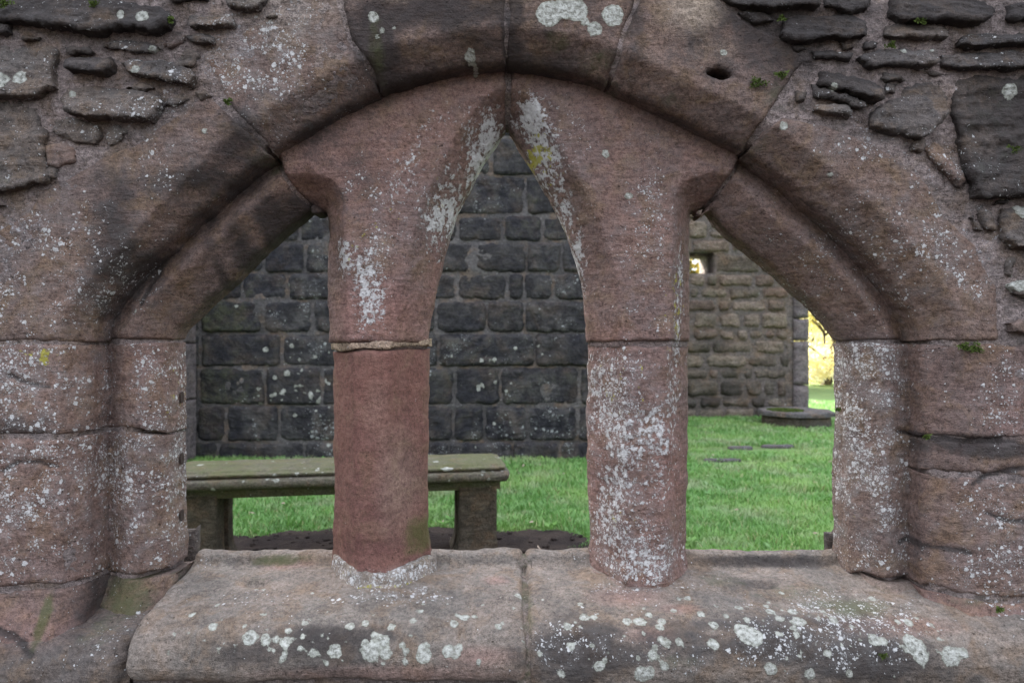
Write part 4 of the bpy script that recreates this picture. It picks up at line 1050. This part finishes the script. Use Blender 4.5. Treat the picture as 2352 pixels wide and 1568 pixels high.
def grass(x0, x1, y0, y1, dens, h0, seed):
    g = np.random.RandomState(seed); n = int((x1 - x0) * (y1 - y0) * dens)
    x, y = g.uniform(x0, x1, n), g.uniform(y0, y1, n)
    view = (x < y * .50 + .5) & (x > -y * .52 - .4)
    x, y = x[view], y[view]
    s = soil_field(x, y); wr = worn(x, y)
    keep = (s > g.uniform(-.05, .07, len(x))) & (wr > g.uniform(-.25, .06, len(x)))
    keep &= ~((np.hypot(x - 4.05, y - 9.75) < .50))
    keep &= ~((y > 10.65) & (x < 4.68)) & ~((y > 6.9) & (x < 1.2))
    x, y, s, wr = x[keep], y[keep], s[keep], wr[keep]
    n = len(x)
    P = np.stack([x, y, x * 0], 1)
    cl = fbm(P, 5, 3, 21); cl2 = fbm(P, 1.2, 2, 25)
    h = h0 * (.75 + .5 * g.rand(n)) * (1 + .55 * cl + .3 * cl2) * np.clip(.35 + s * 2.2, .35, 1) * np.clip(.4 + wr * 2.5, .4, 1)
    a = g.uniform(0, 2 * np.pi, n); le = h * g.uniform(.2, 1.0, n); wd = g.uniform(.0015, .0030, n) * (1 + .12 * y)
    dx, dy = np.cos(a), np.sin(a); px, py = -dy, dx
    def pt(t, k, side): return np.stack([x + dx * le * t ** 2 + px * wd * k * side, y + dy * le * t ** 2 + py * wd * k * side, h * t * (1 - .15 * t)], 1)
    V = np.stack([pt(0, 1, -1), pt(0, 1, 1), pt(.55, .8, -1), pt(.55, .8, 1), pt(1, 0.0, 1)], 1).reshape(-1, 3)
    b0 = np.arange(n) * 5
    T = np.concatenate([np.stack([b0, b0 + 1, b0 + 3], 1), np.stack([b0, b0 + 3, b0 + 2], 1), np.stack([b0 + 2, b0 + 3, b0 + 4], 1)])
    tone = np.zeros((n, 4)); tone[:, 0] = np.clip(.45 + .35 * g.randn(n) * .6 + .5 * cl, 0, 1)
    tone[:, 1] = (g.rand(n) < .05) * 1.0 + np.clip(.25 - wr * .8, 0, .5); tone[:, 3] = 1
    return V, T, np.repeat(tone, 5, axis=0)
g1 = grass(-2.6, 2.9, 2.2, 5.4, 6500, .052, 1)
g2 = grass(-3.5, 5.4, 5.4, 8.2, 3400, .056, 2)
g3 = grass(-3.5, 7.5, 8.2, 13.5, 1900, .062, 3)
V = np.concatenate([g1[0], g2[0], g3[0]]); T = np.concatenate([g1[1], g2[1] + len(g1[0]), g3[1] + len(g1[0]) + len(g2[0])]); A = np.concatenate([g1[2], g2[2], g3[2]])
go = mesh_obj('grass', V, T, M_GRASS, attrs={'tone': A})
tag(go, 'short bright green lawn behind the window', kind='stuff')

gw = np.random.RandomState(44); Vw, Fw = [], []
for _ in range(260):
    x, y = gw.uniform(-2, 4.6), gw.uniform(2.9, 9.5)
    if soil_field(np.array([x]), np.array([y]))[0] < .03: continue
    for j in range(gw.randint(4, 9)):
        a = gw.uniform(0, 6.28); L_ = gw.uniform(.02, .045); k = len(Vw); u_ = np.array([math.cos(a), math.sin(a), gw.uniform(.1, .8)]) * L_; v_ = np.array([-math.sin(a), math.cos(a), 0]) * L_ * .35; c_ = np.array([x, y, .022]) + u_ * .25
        Vw += [c_, c_ + u_ * .5 + v_, c_ + u_, c_ + u_ * .5 - v_]; Fw.append((k, k + 1, k + 2, k + 3))
tw = np.zeros((len(Vw), 4)); tw[:, 0] = .1
tag(mesh_obj('lawn_weeds', Vw, Fw, M_GRASS, smooth=False, attrs={'tone': tw}), kind='stuff')
M_DEAD = stone_mat('dead_leaf', (.30, .17, .07), (.22, .12, .05), (.14, .08, .04))
gl = np.random.RandomState(31); Vs, Fs = [], []
for _ in range(150):
    x, y = gl.uniform(-2, 5), gl.uniform(2.6, 10.4); k = len(Vs); a = gl.uniform(0, 6.28); L_ = gl.uniform(.012, .026); u_ = np.array([math.cos(a), math.sin(a), gl.normal() * .25]); v_ = np.array([-math.sin(a), math.cos(a), gl.normal() * .3]) * .5
    c_ = np.array([x, y, .045 if soil_field(np.array([x]), np.array([y]))[0] > .05 else .024])
    Vs += [c_ - u_ * L_, c_ + v_ * L_, c_ + u_ * L_, c_ - v_ * L_, c_ + np.array([0, 0, .004])]; Fs += [(k, k + 1, k + 4), (k + 1, k + 2, k + 4), (k + 2, k + 3, k + 4), (k + 3, k, k + 4)]
tag(mesh_obj('fallen_leaves', Vs, Fs, M_DEAD, smooth=False, attrs={'paint': np.tile([0, 0, 0, .05], (len(Vs), 1))}), kind='stuff')
# ---- generic block walls
def far_paint(V, d, base, seed, green_low=0.0, z0=0.0, spots=0.0, darkrow=0.0):
    p = np.zeros((len(V), 4)); t = np.zeros((len(V), 4))
    n = fbm(V, .9, 3, seed)
    p[:, 0] = base[0] + spots * np.clip(fbm(V, 1.3, 2, seed + 2) * 2, -.3, 1); p[:, 1] = base[1] + .35 * n; p[:, 2] = base[2] + green_low * (n + .2)
    p[:, 3] = .05
    return p, t
def rquad(q, r):
    out = []
    for k in range(4):
        a, b_, c = q[k - 1], q[k], q[(k + 1) % 4]
        for e in (a, c):
            L = np.linalg.norm(e - b_); f = min(r, L * .38) / L
            out.append(b_ + (e - b_) * f)
            if e is a: out.append(b_ + ((a - b_) * f * .3 + (c - b_) * min(r, np.linalg.norm(c - b_) * .38) / np.linalg.norm(c - b_) * .3))
    return np.array(out)
def blocks(rows, Y, res, rnd, seed, proud, roughs, gap):
    """rows: (z_low, z_high, [x joints]); returns merged mesh and per-vertex tone"""
    parts, tones = [], []
    g = random.Random(seed)
    for zl, zh, js in rows:
        for a, b_ in zip(js[:-1], js[1:]):
            q = np.array([[a + gap * g.uniform(.3, 1.2), zl + gap * g.uniform(.2, .9)], [b_ - gap * g.uniform(.3, 1.2), zl + gap * g.uniform(.2, .9)], [b_ - gap * g.uniform(.3, 1.2), zh - gap * g.uniform(.2, .9)], [a + gap * g.uniform(.3, 1.2), zh - gap * g.uniform(.2, .9)]])
            if q[1, 0] - q[0, 0] < .03 or q[3, 1] - q[0, 1] < .03: continue
            q = rquad(q, rnd * g.uniform(.9, 2.0))
            s_ = g.uniform(0, 99); pr = proud * g.uniform(.4, 1.3); t1, t2 = g.uniform(-.03, .03), g.uniform(-.03, .03); c = q.mean(0)
            V, T, d = slab(q, lambda x, z: Y - pr + (x - c[0]) * t1 + (z - c[1]) * t2, Y + .03, res=res, rnd=rnd, gap=0, rough=roughs, seed=s_, wob=rnd * .35, side_res=.05)
            parts.append((V, T)); tones.append(np.full(len(V), g.uniform(-1, 1)))
    V, T = merge(parts)
    return V, T, np.concatenate(tones)
def flat_paint(V, base):
    p = np.zeros((len(V), 4)); p[:, :3] = base; p[:, 3] = .05
    return {'paint': p, 'tint': np.zeros((len(V), 4))}
def xs(u, Y): return (u - 1176) / F * Y
def zs(v, Y): return CAMZ - (v - 784) / F * Y

# ---- dark ashlar wall straight behind
YA = 6.94
chapel = empty('ashlar_wall', (-1.5, YA + .4, 0)); CO = (-1.5, YA + .4, 0)
tag(chapel, 'tall wall of big dark weathered ashlar blocks behind the stone bench', 'wall', kind='thing')
rowsV = [(240, 316, [60, 250, 420, 640, 800, 1010, 1190, 1330]), (316, 404, [60, 210, 380, 560, 760, 985, 1130, 1300]), (404, 495, [60, 300, 440, 620, 800, 1000, 1208, 1400]), (495, 556, [60, 230, 420, 590, 690, 880, 1052, 1157, 1245, 1400]),
 (556, 627, [60, 240, 480, 607, 700, 900, 1090, 1209, 1290, 1420]), (627, 690, [60, 300, 455, 554, 662, 800, 900, 1050, 1167, 1203, 1271, 1420]), (690, 765, [60, 250, 460, 602, 719, 850, 1000, 1118, 1205, 1420]),
 (765, 843, [60, 240, 460, 646, 830, 1008, 1228, 1420]), (843, 931, [60, 280, 455, 610, 739, 900, 1044, 1150, 1331, 1425]), (931, 1014, [60, 230, 450, 520, 640, 790, 905, 1041, 1112, 1210, 1327, 1425]), (1014, 1060, [60, 300, 500, 700, 860, 1030, 1177, 1285, 1425])]
rowsA = [(zs(b_, YA), zs(a, YA), [xs(u, YA) for u in js]) for a, b_, js in rowsV]
rowsA[-1] = (-.05, rowsA[-1][1], rowsA[-1][2])
z = rowsA[0][1]
while z < 5.9:
    h = rr.uniform(.28, .42); x = xs(60, YA); js = [x]
    while x < 1.05: x += rr.uniform(.4, .9); js.append(min(x, 1.1))
    rowsA.append((z, z + h, js)); z += h
topA = z
V, T, tn = blocks(rowsA, YA, .028, .030, 31, .024, (.014, .008), .008)
p, t = far_paint(V, None, (.36, .10, .04), 5, spots=.55)
p[:, 1] += .30 * tn; t[:, 2] = 0; p[:, 2] += .25 * np.clip(np.sin(tn * 91), 0, 1); p[:, 2] += .25 * np.clip(1 - ((V[:, 0] + 3.05) / .5) ** 2, 0, 1)
# larger pale lichen spots, as real marks on the blocks
gsd = np.random.RandomState(77); sd4 = np.full(len(V), .05)
for i in range(230):
    if i < 150: u, v = gsd.normal(700, 90), gsd.normal(890, 45)
    elif i < 200: u, v = gsd.normal(1110, 50), gsd.normal(860, 50)
    else: u, v = gsd.uniform(440, 1400), gsd.uniform(250, 1000)
    c = (xs(u, YA), zs(v, YA)); r = abs(gsd.normal(.006, .008)) + .004
    near = (np.abs(V[:, 0] - c[0]) < .12) & (np.abs(V[:, 2] - c[1]) < .12)
    sd4[near] = np.minimum(sd4[near], np.hypot(V[near, 0] - c[0], V[near, 2] - c[1]) - r)
p[:, 3] = sd4
mesh_obj('masonry', V, T, M_FARA, chapel, attrs={'paint': np.clip(p, -.05, 1.5), 'tint': np.clip(t, 0, 1)}, offset=CO)
V, T = box(-16, 1.12, YA + .03, YA + .85, -.02, topA)  # runs on unseen to the left, lengthened to keep the sun out
mesh_obj('wall_core', V, T, M_FARM, chapel, smooth=False, offset=CO, attrs=flat_paint(V, (.3, -.1, -.2)))
fj = lambda x, z: YA + .006 - .030 * sstep(.05, .5, fbm(np.stack([x, x * 0, z], 1), 1.6, 3, 16)) + .010 * fbm(np.stack([x, x * 0, z], 1), 3, 3, 6)
V, T, d = slab(np.array([[xs(60, YA), -.02], [1.12, -.02], [1.12, topA], [xs(60, YA), topA]]), fj, YA + .04, res=.055, rnd=0, gap=0, rough=None, seed=3, wob=0, side_res=.1)
mo = mesh_obj('mortar', V, T, M_FARM, chapel, smooth=False, offset=CO, attrs=flat_paint(V, (.3, -.1, -.2)))

# smooth pier at the left end of the dark wall
pier = empty('stone_pier', (-3.42, 6.55, 0)); PO = (-3.42, 6.55, 0)
tag(pier, 'plain purplish grey stone pier beside the dark wall, half hidden at the left', 'pier', kind='thing')
xr = -3.19
for k, (zl, zh) in enumerate(((-.02, .62), (.625, 1.18), (1.185, 1.80), (1.805, 2.5), (2.505, 3.3), (3.305, 4.2), (4.205, 5.1))):
    q = np.array([[xr - .62, zl], [xr, zl], [xr, zh], [xr - .62, zh]])
    V, T, d = slab(q, lambda x, z: 6.42 + .03 * np.clip((x - xr + .08) / .08, 0, 1) + 0 * z, 6.9, res=.03, rnd=.012, gap=.003, rough=(.006, .003), seed=300 + k, side_res=.04)
    p, t = far_paint(V, d, (.25, -.1, .02), 8)
    mesh_obj('pier_block', V, T, M_PIER, pier, attrs={'paint': p, 'tint': t}, offset=PO)

# ---- brown rubble wall further back on the right
YBW = 10.7
far = empty('far_rubble_wall', (1.8, YBW + .45, 0)); FO = (1.8, YBW + .45, 0)
tag(far, 'far brown rubble wall with a square hole, seen through the right-hand light', 'wall', kind='thing')
hx0, hx1, hz0, hz1 = xs(1584, YBW), xs(1640, YBW), zs(628, YBW), zs(580, YBW)
q0, q1 = xs(1822, YBW), xs(1857, YBW)
rws = []; rg = random.Random(23)
cuts = [-.05, .16, .33, .60, .78, 1.22, 1.40, 1.66, 1.86, 2.05, hz0, hz1, 2.80, 3.1, 3.4]
while cuts[-1] < 6.2: cuts.append(cuts[-1] + rg.uniform(.18, .34))
for zl, zh in zip(cuts[:-1], cuts[1:]):
    x = -.6; js = [x]
    while True:
        x += rg.uniform(.16, .62) if zh - zl < .3 else rg.uniform(.3, .8)
        if x > q0 - .1: break
        js.append(x)
    js.append(q0 - rg.uniform(0, .12))
    if zl == hz0:
        a = [j for j in js if j < hx0 - .08] + [hx0]; b_ = [hx1] + [j for j in js if j > hx1 + .08]
        rws.append((zl, zh, a)); rws.append((zl, zh, b_))
    else: rws.append((zl, zh, js))
    if zh - zl > .3 and rg.random() < .8:      # split some tall courses into thin stones
        zl2, zh2, js2 = rws.pop() if zl != hz0 else (None, None, None)
        if zl2 is not None:
            k = rg.randint(1, max(1, len(js2) - 3)); m2 = (zl2 + zh2) / 2
            rws.append((zl2, zh2, js2[:k + 1])); rws.append((zl2, m2, js2[k:])); rws.append((m2, zh2, [js2[k]] + [j + .1 for j in js2[k + 1:-1]] + [js2[-1]]))
V, T, tn = blocks(rws, YBW, .04, .036, 41, .030, (.024, .014), .024)
p, t = far_paint(V, None, (.32, .12, .16), 15, green_low=.5, spots=.3)
p[:, 1] += .60 * tn; t[:, 2] = np.clip(-.3 * tn, 0, .2); t[:, 3] = np.clip(.6 * np.sin(tn * 37), 0, .35)
mesh_obj('masonry', V, T, M_FARB, far, attrs={'paint': np.clip(p, -.05, 1.5), 'tint': np.clip(t, 0, 1)}, offset=FO)
mbx = [box(-9, hx0, YBW - .004, YBW + .85, -.02, cuts[-1]), box(hx1, q0, YBW - .004, YBW + .85, -.02, cuts[-1]), box(hx0, hx1, YBW - .004, YBW + .85, -.02, hz0), box(hx0, hx1, YBW - .004, YBW + .85, hz1, cuts[-1])]  # left box runs on unseen, lengthened to block sun on the lawn
for b5 in mbx: b5[0][:, 1] = np.where(b5[0][:, 1] < YBW + .1, YBW + .03, b5[0][:, 1])
V, T = merge(mbx)
mesh_obj('wall_core', V, T, M_FARBM, far, smooth=False, offset=FO, attrs=flat_paint(V, (.3, -.15, -.1)))
fj = lambda x, z: YBW + .008 + .018 * fbm(np.stack([x, x * 0, z], 1), 3, 3, 6)
hq = np.array([[hx0, hz0], [hx1, hz0], [hx1, hz1], [hx0, hz1]])
V, T, d = slab(np.array([[-.6, -.02], [q0, -.02], [q0, 5.0], [-.6, 5.0]]), fj, YBW + .04, res=.07, rnd=0, gap=0, holes=[hq], rough=None, seed=5, wob=0, side_res=.1)
mesh_obj('mortar', V, T, M_FARBM, far, smooth=False, offset=FO, attrs=flat_paint(V, (.3, -.15, -.1)))
k = 0; z = -.03
while z < cuts[-1]:
    h = rg.uniform(.35, .7)
    qd = np.array([[q0, z + .004], [q1, z + .004], [q1, z + h - .004], [q0, z + h - .004]])
    V, T, d = slab(qd, lambda x, z: YBW - .04 + 0 * x, YBW + .85, res=.05, rnd=.03, gap=.002, rough=(.01, .005), seed=320 + k, side_res=.08)
    p, t = far_paint(V, d, (.45, .12, .12), 18 + k)
    mesh_obj('quoin', V, T, M_PIER, far, attrs={'paint': p, 'tint': t}, offset=FO)
    z += h; k += 1

# ---- low polygonal stone base in the grass
base = empty('stone_plinth', (4.05, 9.75, 0)); BO = (4.05, 9.75, 0)
tag(base, 'low dark eight-sided stone plinth with a moss patch on the lawn by the far wall', 'plinth', kind='thing')
def disc_stone(r, z0, z1, n, cx, cy, res, rough, seed, rot=.2, bev=.02):
    prof = [(0, z1)] + [(r * k / 10, z1) for k in range(1, 10)] + [(r - bev, z1), (r, z1 - bev), (r, (z0 + z1) / 2), (r, z0)]
    m = n * 8; V = []
    for (rad, z_) in prof:
        for i in range(m):
            a = 2 * math.pi * i / m + rot; s_ = 2 * math.pi / n; aa = ((a - rot) % s_) - s_ / 2
            k = math.cos(s_ / 2) / math.cos(aa)
            V.append((cx + rad * k * math.cos(a), cy + rad * k * math.sin(a), z_))
    V = np.array(V); T = []
    for j in range(len(prof) - 1):
        for i in range(m):
            a, b_ = j * m + i, j * m + (i + 1) % m; c, d = a + m, b_ + m
            T += [(a, c, b_), (b_, c, d)]
    T = np.array(T); N = normals(V, T)
    V = V + N * (rough[0] * fbm(V, 6, 3, seed) + rough[1] * fbm(V, 25, 2, seed))[:, None]
    return V, T
V, T = disc_stone(.47, -.02, .16, 8, 4.05, 9.75, .03, (.012, .006), 5)
p, t = far_paint(V, None, (.3, .35, .15), 4)
mesh_obj('plinth_block', V, T, M_FARB, base, attrs={'paint': p, 'tint': t}, offset=BO)
V, T = disc_stone(.53, .162, .225, 8, 4.05, 9.75, .03, (.012, .008), 6)
p, t = far_paint(V, None, (.35, .1, .15), 4); p[:, 2] += 1.1 * np.clip(1 - ((V[:, 0] - 3.9) / .26) ** 2 - ((V[:, 1] - 9.8) / .35) ** 2, 0, 1)
mesh_obj('capping_slab', V, T, M_FARM, base, attrs={'paint': p, 'tint': t}, offset=BO)
def tuft(cx, cy, cz, rx, ry, n, s_, hh, seed):
    g = np.random.RandomState(seed); Vs, Fs = [], []
    for i in range(n):
        a, q = g.uniform(0, 6.28), math.sqrt(g.uniform()); p_ = np.array([cx + rx * q * math.cos(a), cy + ry * q * math.sin(a), cz])
        dv = np.array([g.normal() * s_, g.normal() * s_, g.uniform(.3, 1) * hh]); sd3 = g.normal(size=3) * s_ * .6; sd3[2] = 0; k = len(Vs)
        Vs += [p_ - sd3, p_ + sd3, p_ + dv + sd3 * .5, p_ + dv - sd3 * .5]; Fs.append((k, k + 1, k + 2, k + 3))
    return Vs, Fs
Vs, Fs = tuft(3.88, 9.7, .22, .24, .26, 2600, .010, .022, 3)
mesh_obj('moss_cushion', Vs, Fs, M_MOSS, base, smooth=False, offset=BO)

# ---- worn flat slabs sunk in the lawn
for i, (cx, cy, rx, ry, lab) in enumerate(((2.55, 7.62, .15, .08, 'small grey flat slab sunk in the lawn beyond the right column'), (3.0, 7.72, .2, .07, 'longer dark flat slab sunk in the lawn, the one nearer the plinth'), (2.1, 6.82, .2, .06, 'thin mossy slab at the edge of the right column in the grass'))):
    a = np.linspace(0, 2 * np.pi, 15)[:-1]
    q = np.stack([cx + rx * np.sign(np.cos(a)) * np.abs(np.cos(a)) ** .6, cy + ry * np.sign(np.sin(a)) * np.abs(np.sin(a)) ** .6], 1)
    V, T, d = slab(q, lambda x, z: .0 * x, .06, res=.02, rnd=.012, gap=0, rough=(.004, .003), seed=400 + i, wob=.02)
    V = np.stack([V[:, 0], V[:, 2], .031 - V[:, 1]], 1); T = T[:, ::-1]
    p, t = far_paint(V, d, (.35, .25 if i else 0, .2), 4)
    o = mesh_obj('flat_slab', V - np.array([cx, cy, 0]), T, M_FARM, None, attrs={'paint': p, 'tint': t}); o.location = (cx, cy, 0)
    tag(o, lab, 'slab', 'flat slabs sunk in the lawn', 'thing')

# ---- the stone bench
bx, by = (-1.625 - .03) / 2 - .16, (3.444 + 3.70) / 2 - .03
ang = math.atan2(3.70 - 3.444, 1.595)
dirx, diry = math.cos(ang), math.sin(ang)
Ln = 1.80
endp = np.array([-.005, 3.70])
c0 = endp - np.array([dirx, diry]) * Ln / 2 + np.array([-diry, dirx]) * .22
bench = empty('stone_bench', (float(c0[0]), float(c0[1]), 0), ang)
tag(bench, 'old mossy stone bench with moulded slab seat on block legs behind the left column', 'bench', kind='thing')
# moulded slab: profile (offset outward, z), swept round a rectangle with mitred corners
pf = [(-.048, .395), (-.046, .432), (-.040, .438), (-.014, .441), (.000, .450), (.006, .466), (.002, .484), (-.010, .495), (-.024, .498), (-.026, .503), (-.016, .507), (-.016, .516), (-.020, .520), (-.040, .526), (-.052, .533)]
pf = smooth_curve(pf, 3)
hl, hw = Ln / 2, .225
pts, res = [], .016
for a, b_ in (((-1, -1), (1, -1)), ((1, -1), (1, 1)), ((1, 1), (-1, 1)), ((-1, 1), (-1, -1))):
    L = 2 * hl if a[1] == b_[1] else 2 * hw
    for k in range(int(L / res)):
        f = k / int(L / res); pts.append((a[0] + (b_[0] - a[0]) * f, a[1] + (b_[1] - a[1]) * f))
pts = np.array(pts); m = len(pts)
Vb = []
for o_, z_ in pf: Vb.append(np.stack([pts[:, 0] * (hl + o_), pts[:, 1] * (hw + o_), np.full(m, z_)], 1))
nP = len(pf)
for k in range(1, 9):
    s_ = 1 - k / 8.0; Vb.append(np.stack([pts[:, 0] * ((hl - .06) - (1 - s_) * (hw - .06)), pts[:, 1] * (hw - .06) * s_, np.full(m, .533 + .004 * (1 - s_))], 1))
Vb = np.concatenate(Vb); T = []
rowsN = len(Vb) // m
I = np.arange(rowsN * m).reshape(rowsN, m); J = np.roll(I, -1, axis=1)
T = np.concatenate([np.stack([I[:-1].ravel(), J[:-1].ravel(), J[1:].ravel()], 1), np.stack([I[:-1].ravel(), J[1:].ravel(), I[1:].ravel()], 1)])
bot = np.array([[-(hl - .048), -(hw - .048), .395], [hl - .048, -(hw - .048), .395], [hl - .048, hw - .048, .395], [-(hl - .048), hw - .048, .395]])
N = normals(Vb, T)
Vb = Vb + N * (.004 * fbm(Vb, 7, 3, 61) + .0018 * fbm(Vb, 40, 3, 62))[:, None]
cor = np.clip(1 - np.hypot(Vb[:, 0] - hl, Vb[:, 1] + hw) / .09, 0, 1); Vb[:, 0] -= .02 * cor; Vb[:, 1] += .01 * cor
p = np.zeros((len(Vb), 4)); t = np.zeros((len(Vb), 4)); p[:, 0] = .22 + .3 * np.clip(fbm(Vb, 3, 2, 3), 0, 1); p[:, 3] = .05
top = sstep(.50, .53, Vb[:, 2]); p[:, 2] = .38 + .30 * top + .35 * fbm(Vb, 3, 3, 66) + .2 * (Vb[:, 2] < .45); p[:, 1] = .10 * (1 - top) + .22 * ((Vb[:, 2] < .455) & (Vb[:, 0] < .2))
gs = np.random.RandomState(9); sdb = np.full(len(Vb), .05)
for _ in range(150):
    c = Vb[gs.randint(len(Vb))]; r = abs(gs.normal(.006, .005)) + .002
    if c[1] > hw * .9: continue
    near = np.abs(Vb[:, 0] - c[0]) < .07; sdb[near] = np.minimum(sdb[near], np.linalg.norm(Vb[near] - c, axis=1) - r)
p[:, 3] = sdb
k = len(Vb); Vb = np.vstack([Vb, bot]); T = np.vstack([T, [k, k + 2, k + 1], [k, k + 3, k + 2]]); p = np.vstack([p, p[:4] * 0 + [.1, .2, .1, .05]]); t = np.vstack([t, t[:4] * 0])
mesh_obj('seat_slab', Vb, T, M_BENCH, bench, attrs={'paint': p, 'tint': t})
def bench_leg(x, y, wd, dp, seed):
    prof = [(0.032, -.02), (.032, .0), (.026, .02), (.010, .055), (.003, .10), (0, .16), (0, .28), (0, .409)]
    prof = smooth_curve(prof, 4); q = []
    for a, b_ in (((-1, -1), (1, -1)), ((1, -1), (1, 1)), ((1, 1), (-1, 1)), ((-1, 1), (-1, -1))):
        n = 12
        for kk in range(n): q.append((a[0] + (b_[0] - a[0]) * kk / n, a[1] + (b_[1] - a[1]) * kk / n))
    q = np.array(q); mm_ = len(q); V = np.concatenate([np.stack([x + q[:, 0] * (wd / 2 + o_), y + q[:, 1] * (dp / 2 + o_), np.full(mm_, z_)], 1) for o_, z_ in prof])
    I = np.arange(len(V)).reshape(-1, mm_); J = np.roll(I, -1, axis=1)
    T = np.concatenate([np.stack([I[:-1].ravel(), J[:-1].ravel(), J[1:].ravel()], 1), np.stack([I[:-1].ravel(), J[1:].ravel(), I[1:].ravel()], 1)])
    N = normals(V, T); V = V + N * (.003 * fbm(V, 8, 2, seed) + .0015 * fbm(V, 40, 2, seed))[:, None]
    p = np.zeros((len(V), 4)); p[:, 0] = .05; p[:, 3] = .05; p[:, 1] = .05; p[:, 2] = .15
    mesh_obj('leg', V, T, M_FARBLEG, bench, attrs={'paint': p, 'tint': p * 0})
M_FARBLEG = stone_mat('bench_leg_stone', (.105, .085, .065), (.085, .07, .055), (.13, .11, .085), scale=1.6)
for (x, y, wd, dp) in ((hl - .175, -.105, .205, .15), (-hl + .175, -.105, .205, .15), (hl - .175, .11, .205, .11), (-hl + .175, .11, .205, .11)):
    bench_leg(x, y, wd, dp, 70 + x)

# ---- trees beyond, lit by the low sun
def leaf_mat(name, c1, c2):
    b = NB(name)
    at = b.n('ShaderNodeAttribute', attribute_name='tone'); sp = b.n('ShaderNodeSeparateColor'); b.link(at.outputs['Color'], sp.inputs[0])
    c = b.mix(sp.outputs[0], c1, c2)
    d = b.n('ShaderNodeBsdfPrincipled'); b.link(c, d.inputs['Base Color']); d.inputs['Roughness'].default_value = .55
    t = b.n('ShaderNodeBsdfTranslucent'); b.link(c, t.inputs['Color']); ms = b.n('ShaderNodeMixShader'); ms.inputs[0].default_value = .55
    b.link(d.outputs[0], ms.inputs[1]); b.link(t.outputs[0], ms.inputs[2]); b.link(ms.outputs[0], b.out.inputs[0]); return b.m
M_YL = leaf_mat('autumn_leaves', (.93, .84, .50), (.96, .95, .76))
M_GL = leaf_mat('green_leaves', (.030, .050, .008), (.30, .22, .03))
bb = NB('bark'); bs = bb.n('ShaderNodeBsdfPrincipled'); tcb = bb.n('ShaderNodeTexCoord').outputs['Object']
bb.link(bb.mix(bb.noise(tcb, 14, 5, .7), (.05, .035, .025), (.13, .10, .08)), bs.inputs['Base Color']); bs.inputs['Roughness'].default_value = .9; bb.link(bs.outputs[0], bb.out.inputs[0]); M_BARK = bb.m
def tree(name, x, y, h, rad, zlow, mat, label, seed, nleaf=27000, ls=.07):
    root = empty(name, (x, y, 0)); tag(root, label, 'tree', 'sunlit trees beyond the walls', 'thing')
    g = np.random.RandomState(seed); V, Fc = [], []
    def limb(p0, p1, r0, r1, n=6, seg=7):
        p0, p1 = np.array(p0, float), np.array(p1, float); d = p1 - p0; L = np.linalg.norm(d); d /= L
        u = np.cross(d, [0, .3, 1]); u /= np.linalg.norm(u); w_ = np.cross(d, u); b0 = len(V)
        bend = g.normal(size=3) * L * .06
        for i in range(n + 1):
            f = i / n; c = p0 + (p1 - p0) * f + bend * math.sin(math.pi * f); r = r0 + (r1 - r0) * f
            for k in range(seg):
                a = 2 * math.pi * k / seg; V.append(c + (u * math.cos(a) + w_ * math.sin(a)) * r)
        for i in range(n):
            for k in range(seg): Fc.append((b0 + i * seg + k, b0 + i * seg + (k + 1) % seg, b0 + (i + 1) * seg + (k + 1) % seg, b0 + (i + 1) * seg + k))
    limb((0, 0, -.1), (.1, 0, h * .55), .16, .09); limb((.1, 0, h * .55), (0, .1, h * .93), .09, .02)
    cl = []
    for i in range(26):
        a = g.uniform(0, 6.28); zz = g.uniform(zlow, h * .85); rr_ = rad * math.sqrt(max(.05, 1 - ((zz - (h + zlow) / 2) / ((h - zlow) / 2 + .3)) ** 2)) * g.uniform(.5, 1)
        e = np.array([rr_ * math.cos(a), rr_ * math.sin(a), zz]); limb((0, 0, max(.3, zz - rad * .5)), e, .035, .008, 4, 5); cl.append(e)
    mesh_obj('trunk', V, Fc, M_BARK, root)
    n = nleaf; ci = g.randint(0, len(cl), n); C = np.array(cl)[ci]
    P = C + g.normal(size=(n, 3)) * np.array([.36, .36, .30]) * (rad / 2.0)
    P[:, 2] = np.maximum(P[:, 2], .05 + g.uniform(0, .3, n))
    A = g.normal(size=(n, 3)); A /= np.linalg.norm(A, axis=1)[:, None]; B = np.cross(A, g.normal(size=(n, 3))); B /= np.linalg.norm(B, axis=1)[:, None]
    s = ls * g.uniform(.6, 1.3, (n, 1)); Q = np.stack([P - A * s, P + B * s * .45, P + A * s, P - B * s * .45], 1).reshape(-1, 3)
    T = np.arange(n * 4).reshape(n, 4); tone = np.zeros((n, 4)); tone[:, 0] = np.clip(g.normal(.5, .3, n) + .35 * fbm(P, 1.5, 2, seed), 0, 1)
    mesh_obj('crown', Q, T, mat, root, smooth=False, attrs={'tone': np.repeat(tone, 4, axis=0)})
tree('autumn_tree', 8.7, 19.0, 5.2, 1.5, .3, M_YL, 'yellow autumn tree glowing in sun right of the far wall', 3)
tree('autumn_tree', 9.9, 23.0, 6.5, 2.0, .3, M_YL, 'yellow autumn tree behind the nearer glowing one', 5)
tree('autumn_tree', 5.4, 18.2, 5.5, 1.6, .5, M_GL, 'dark green and gold tree seen through the square hole in the far wall', 8, 42000, .085)
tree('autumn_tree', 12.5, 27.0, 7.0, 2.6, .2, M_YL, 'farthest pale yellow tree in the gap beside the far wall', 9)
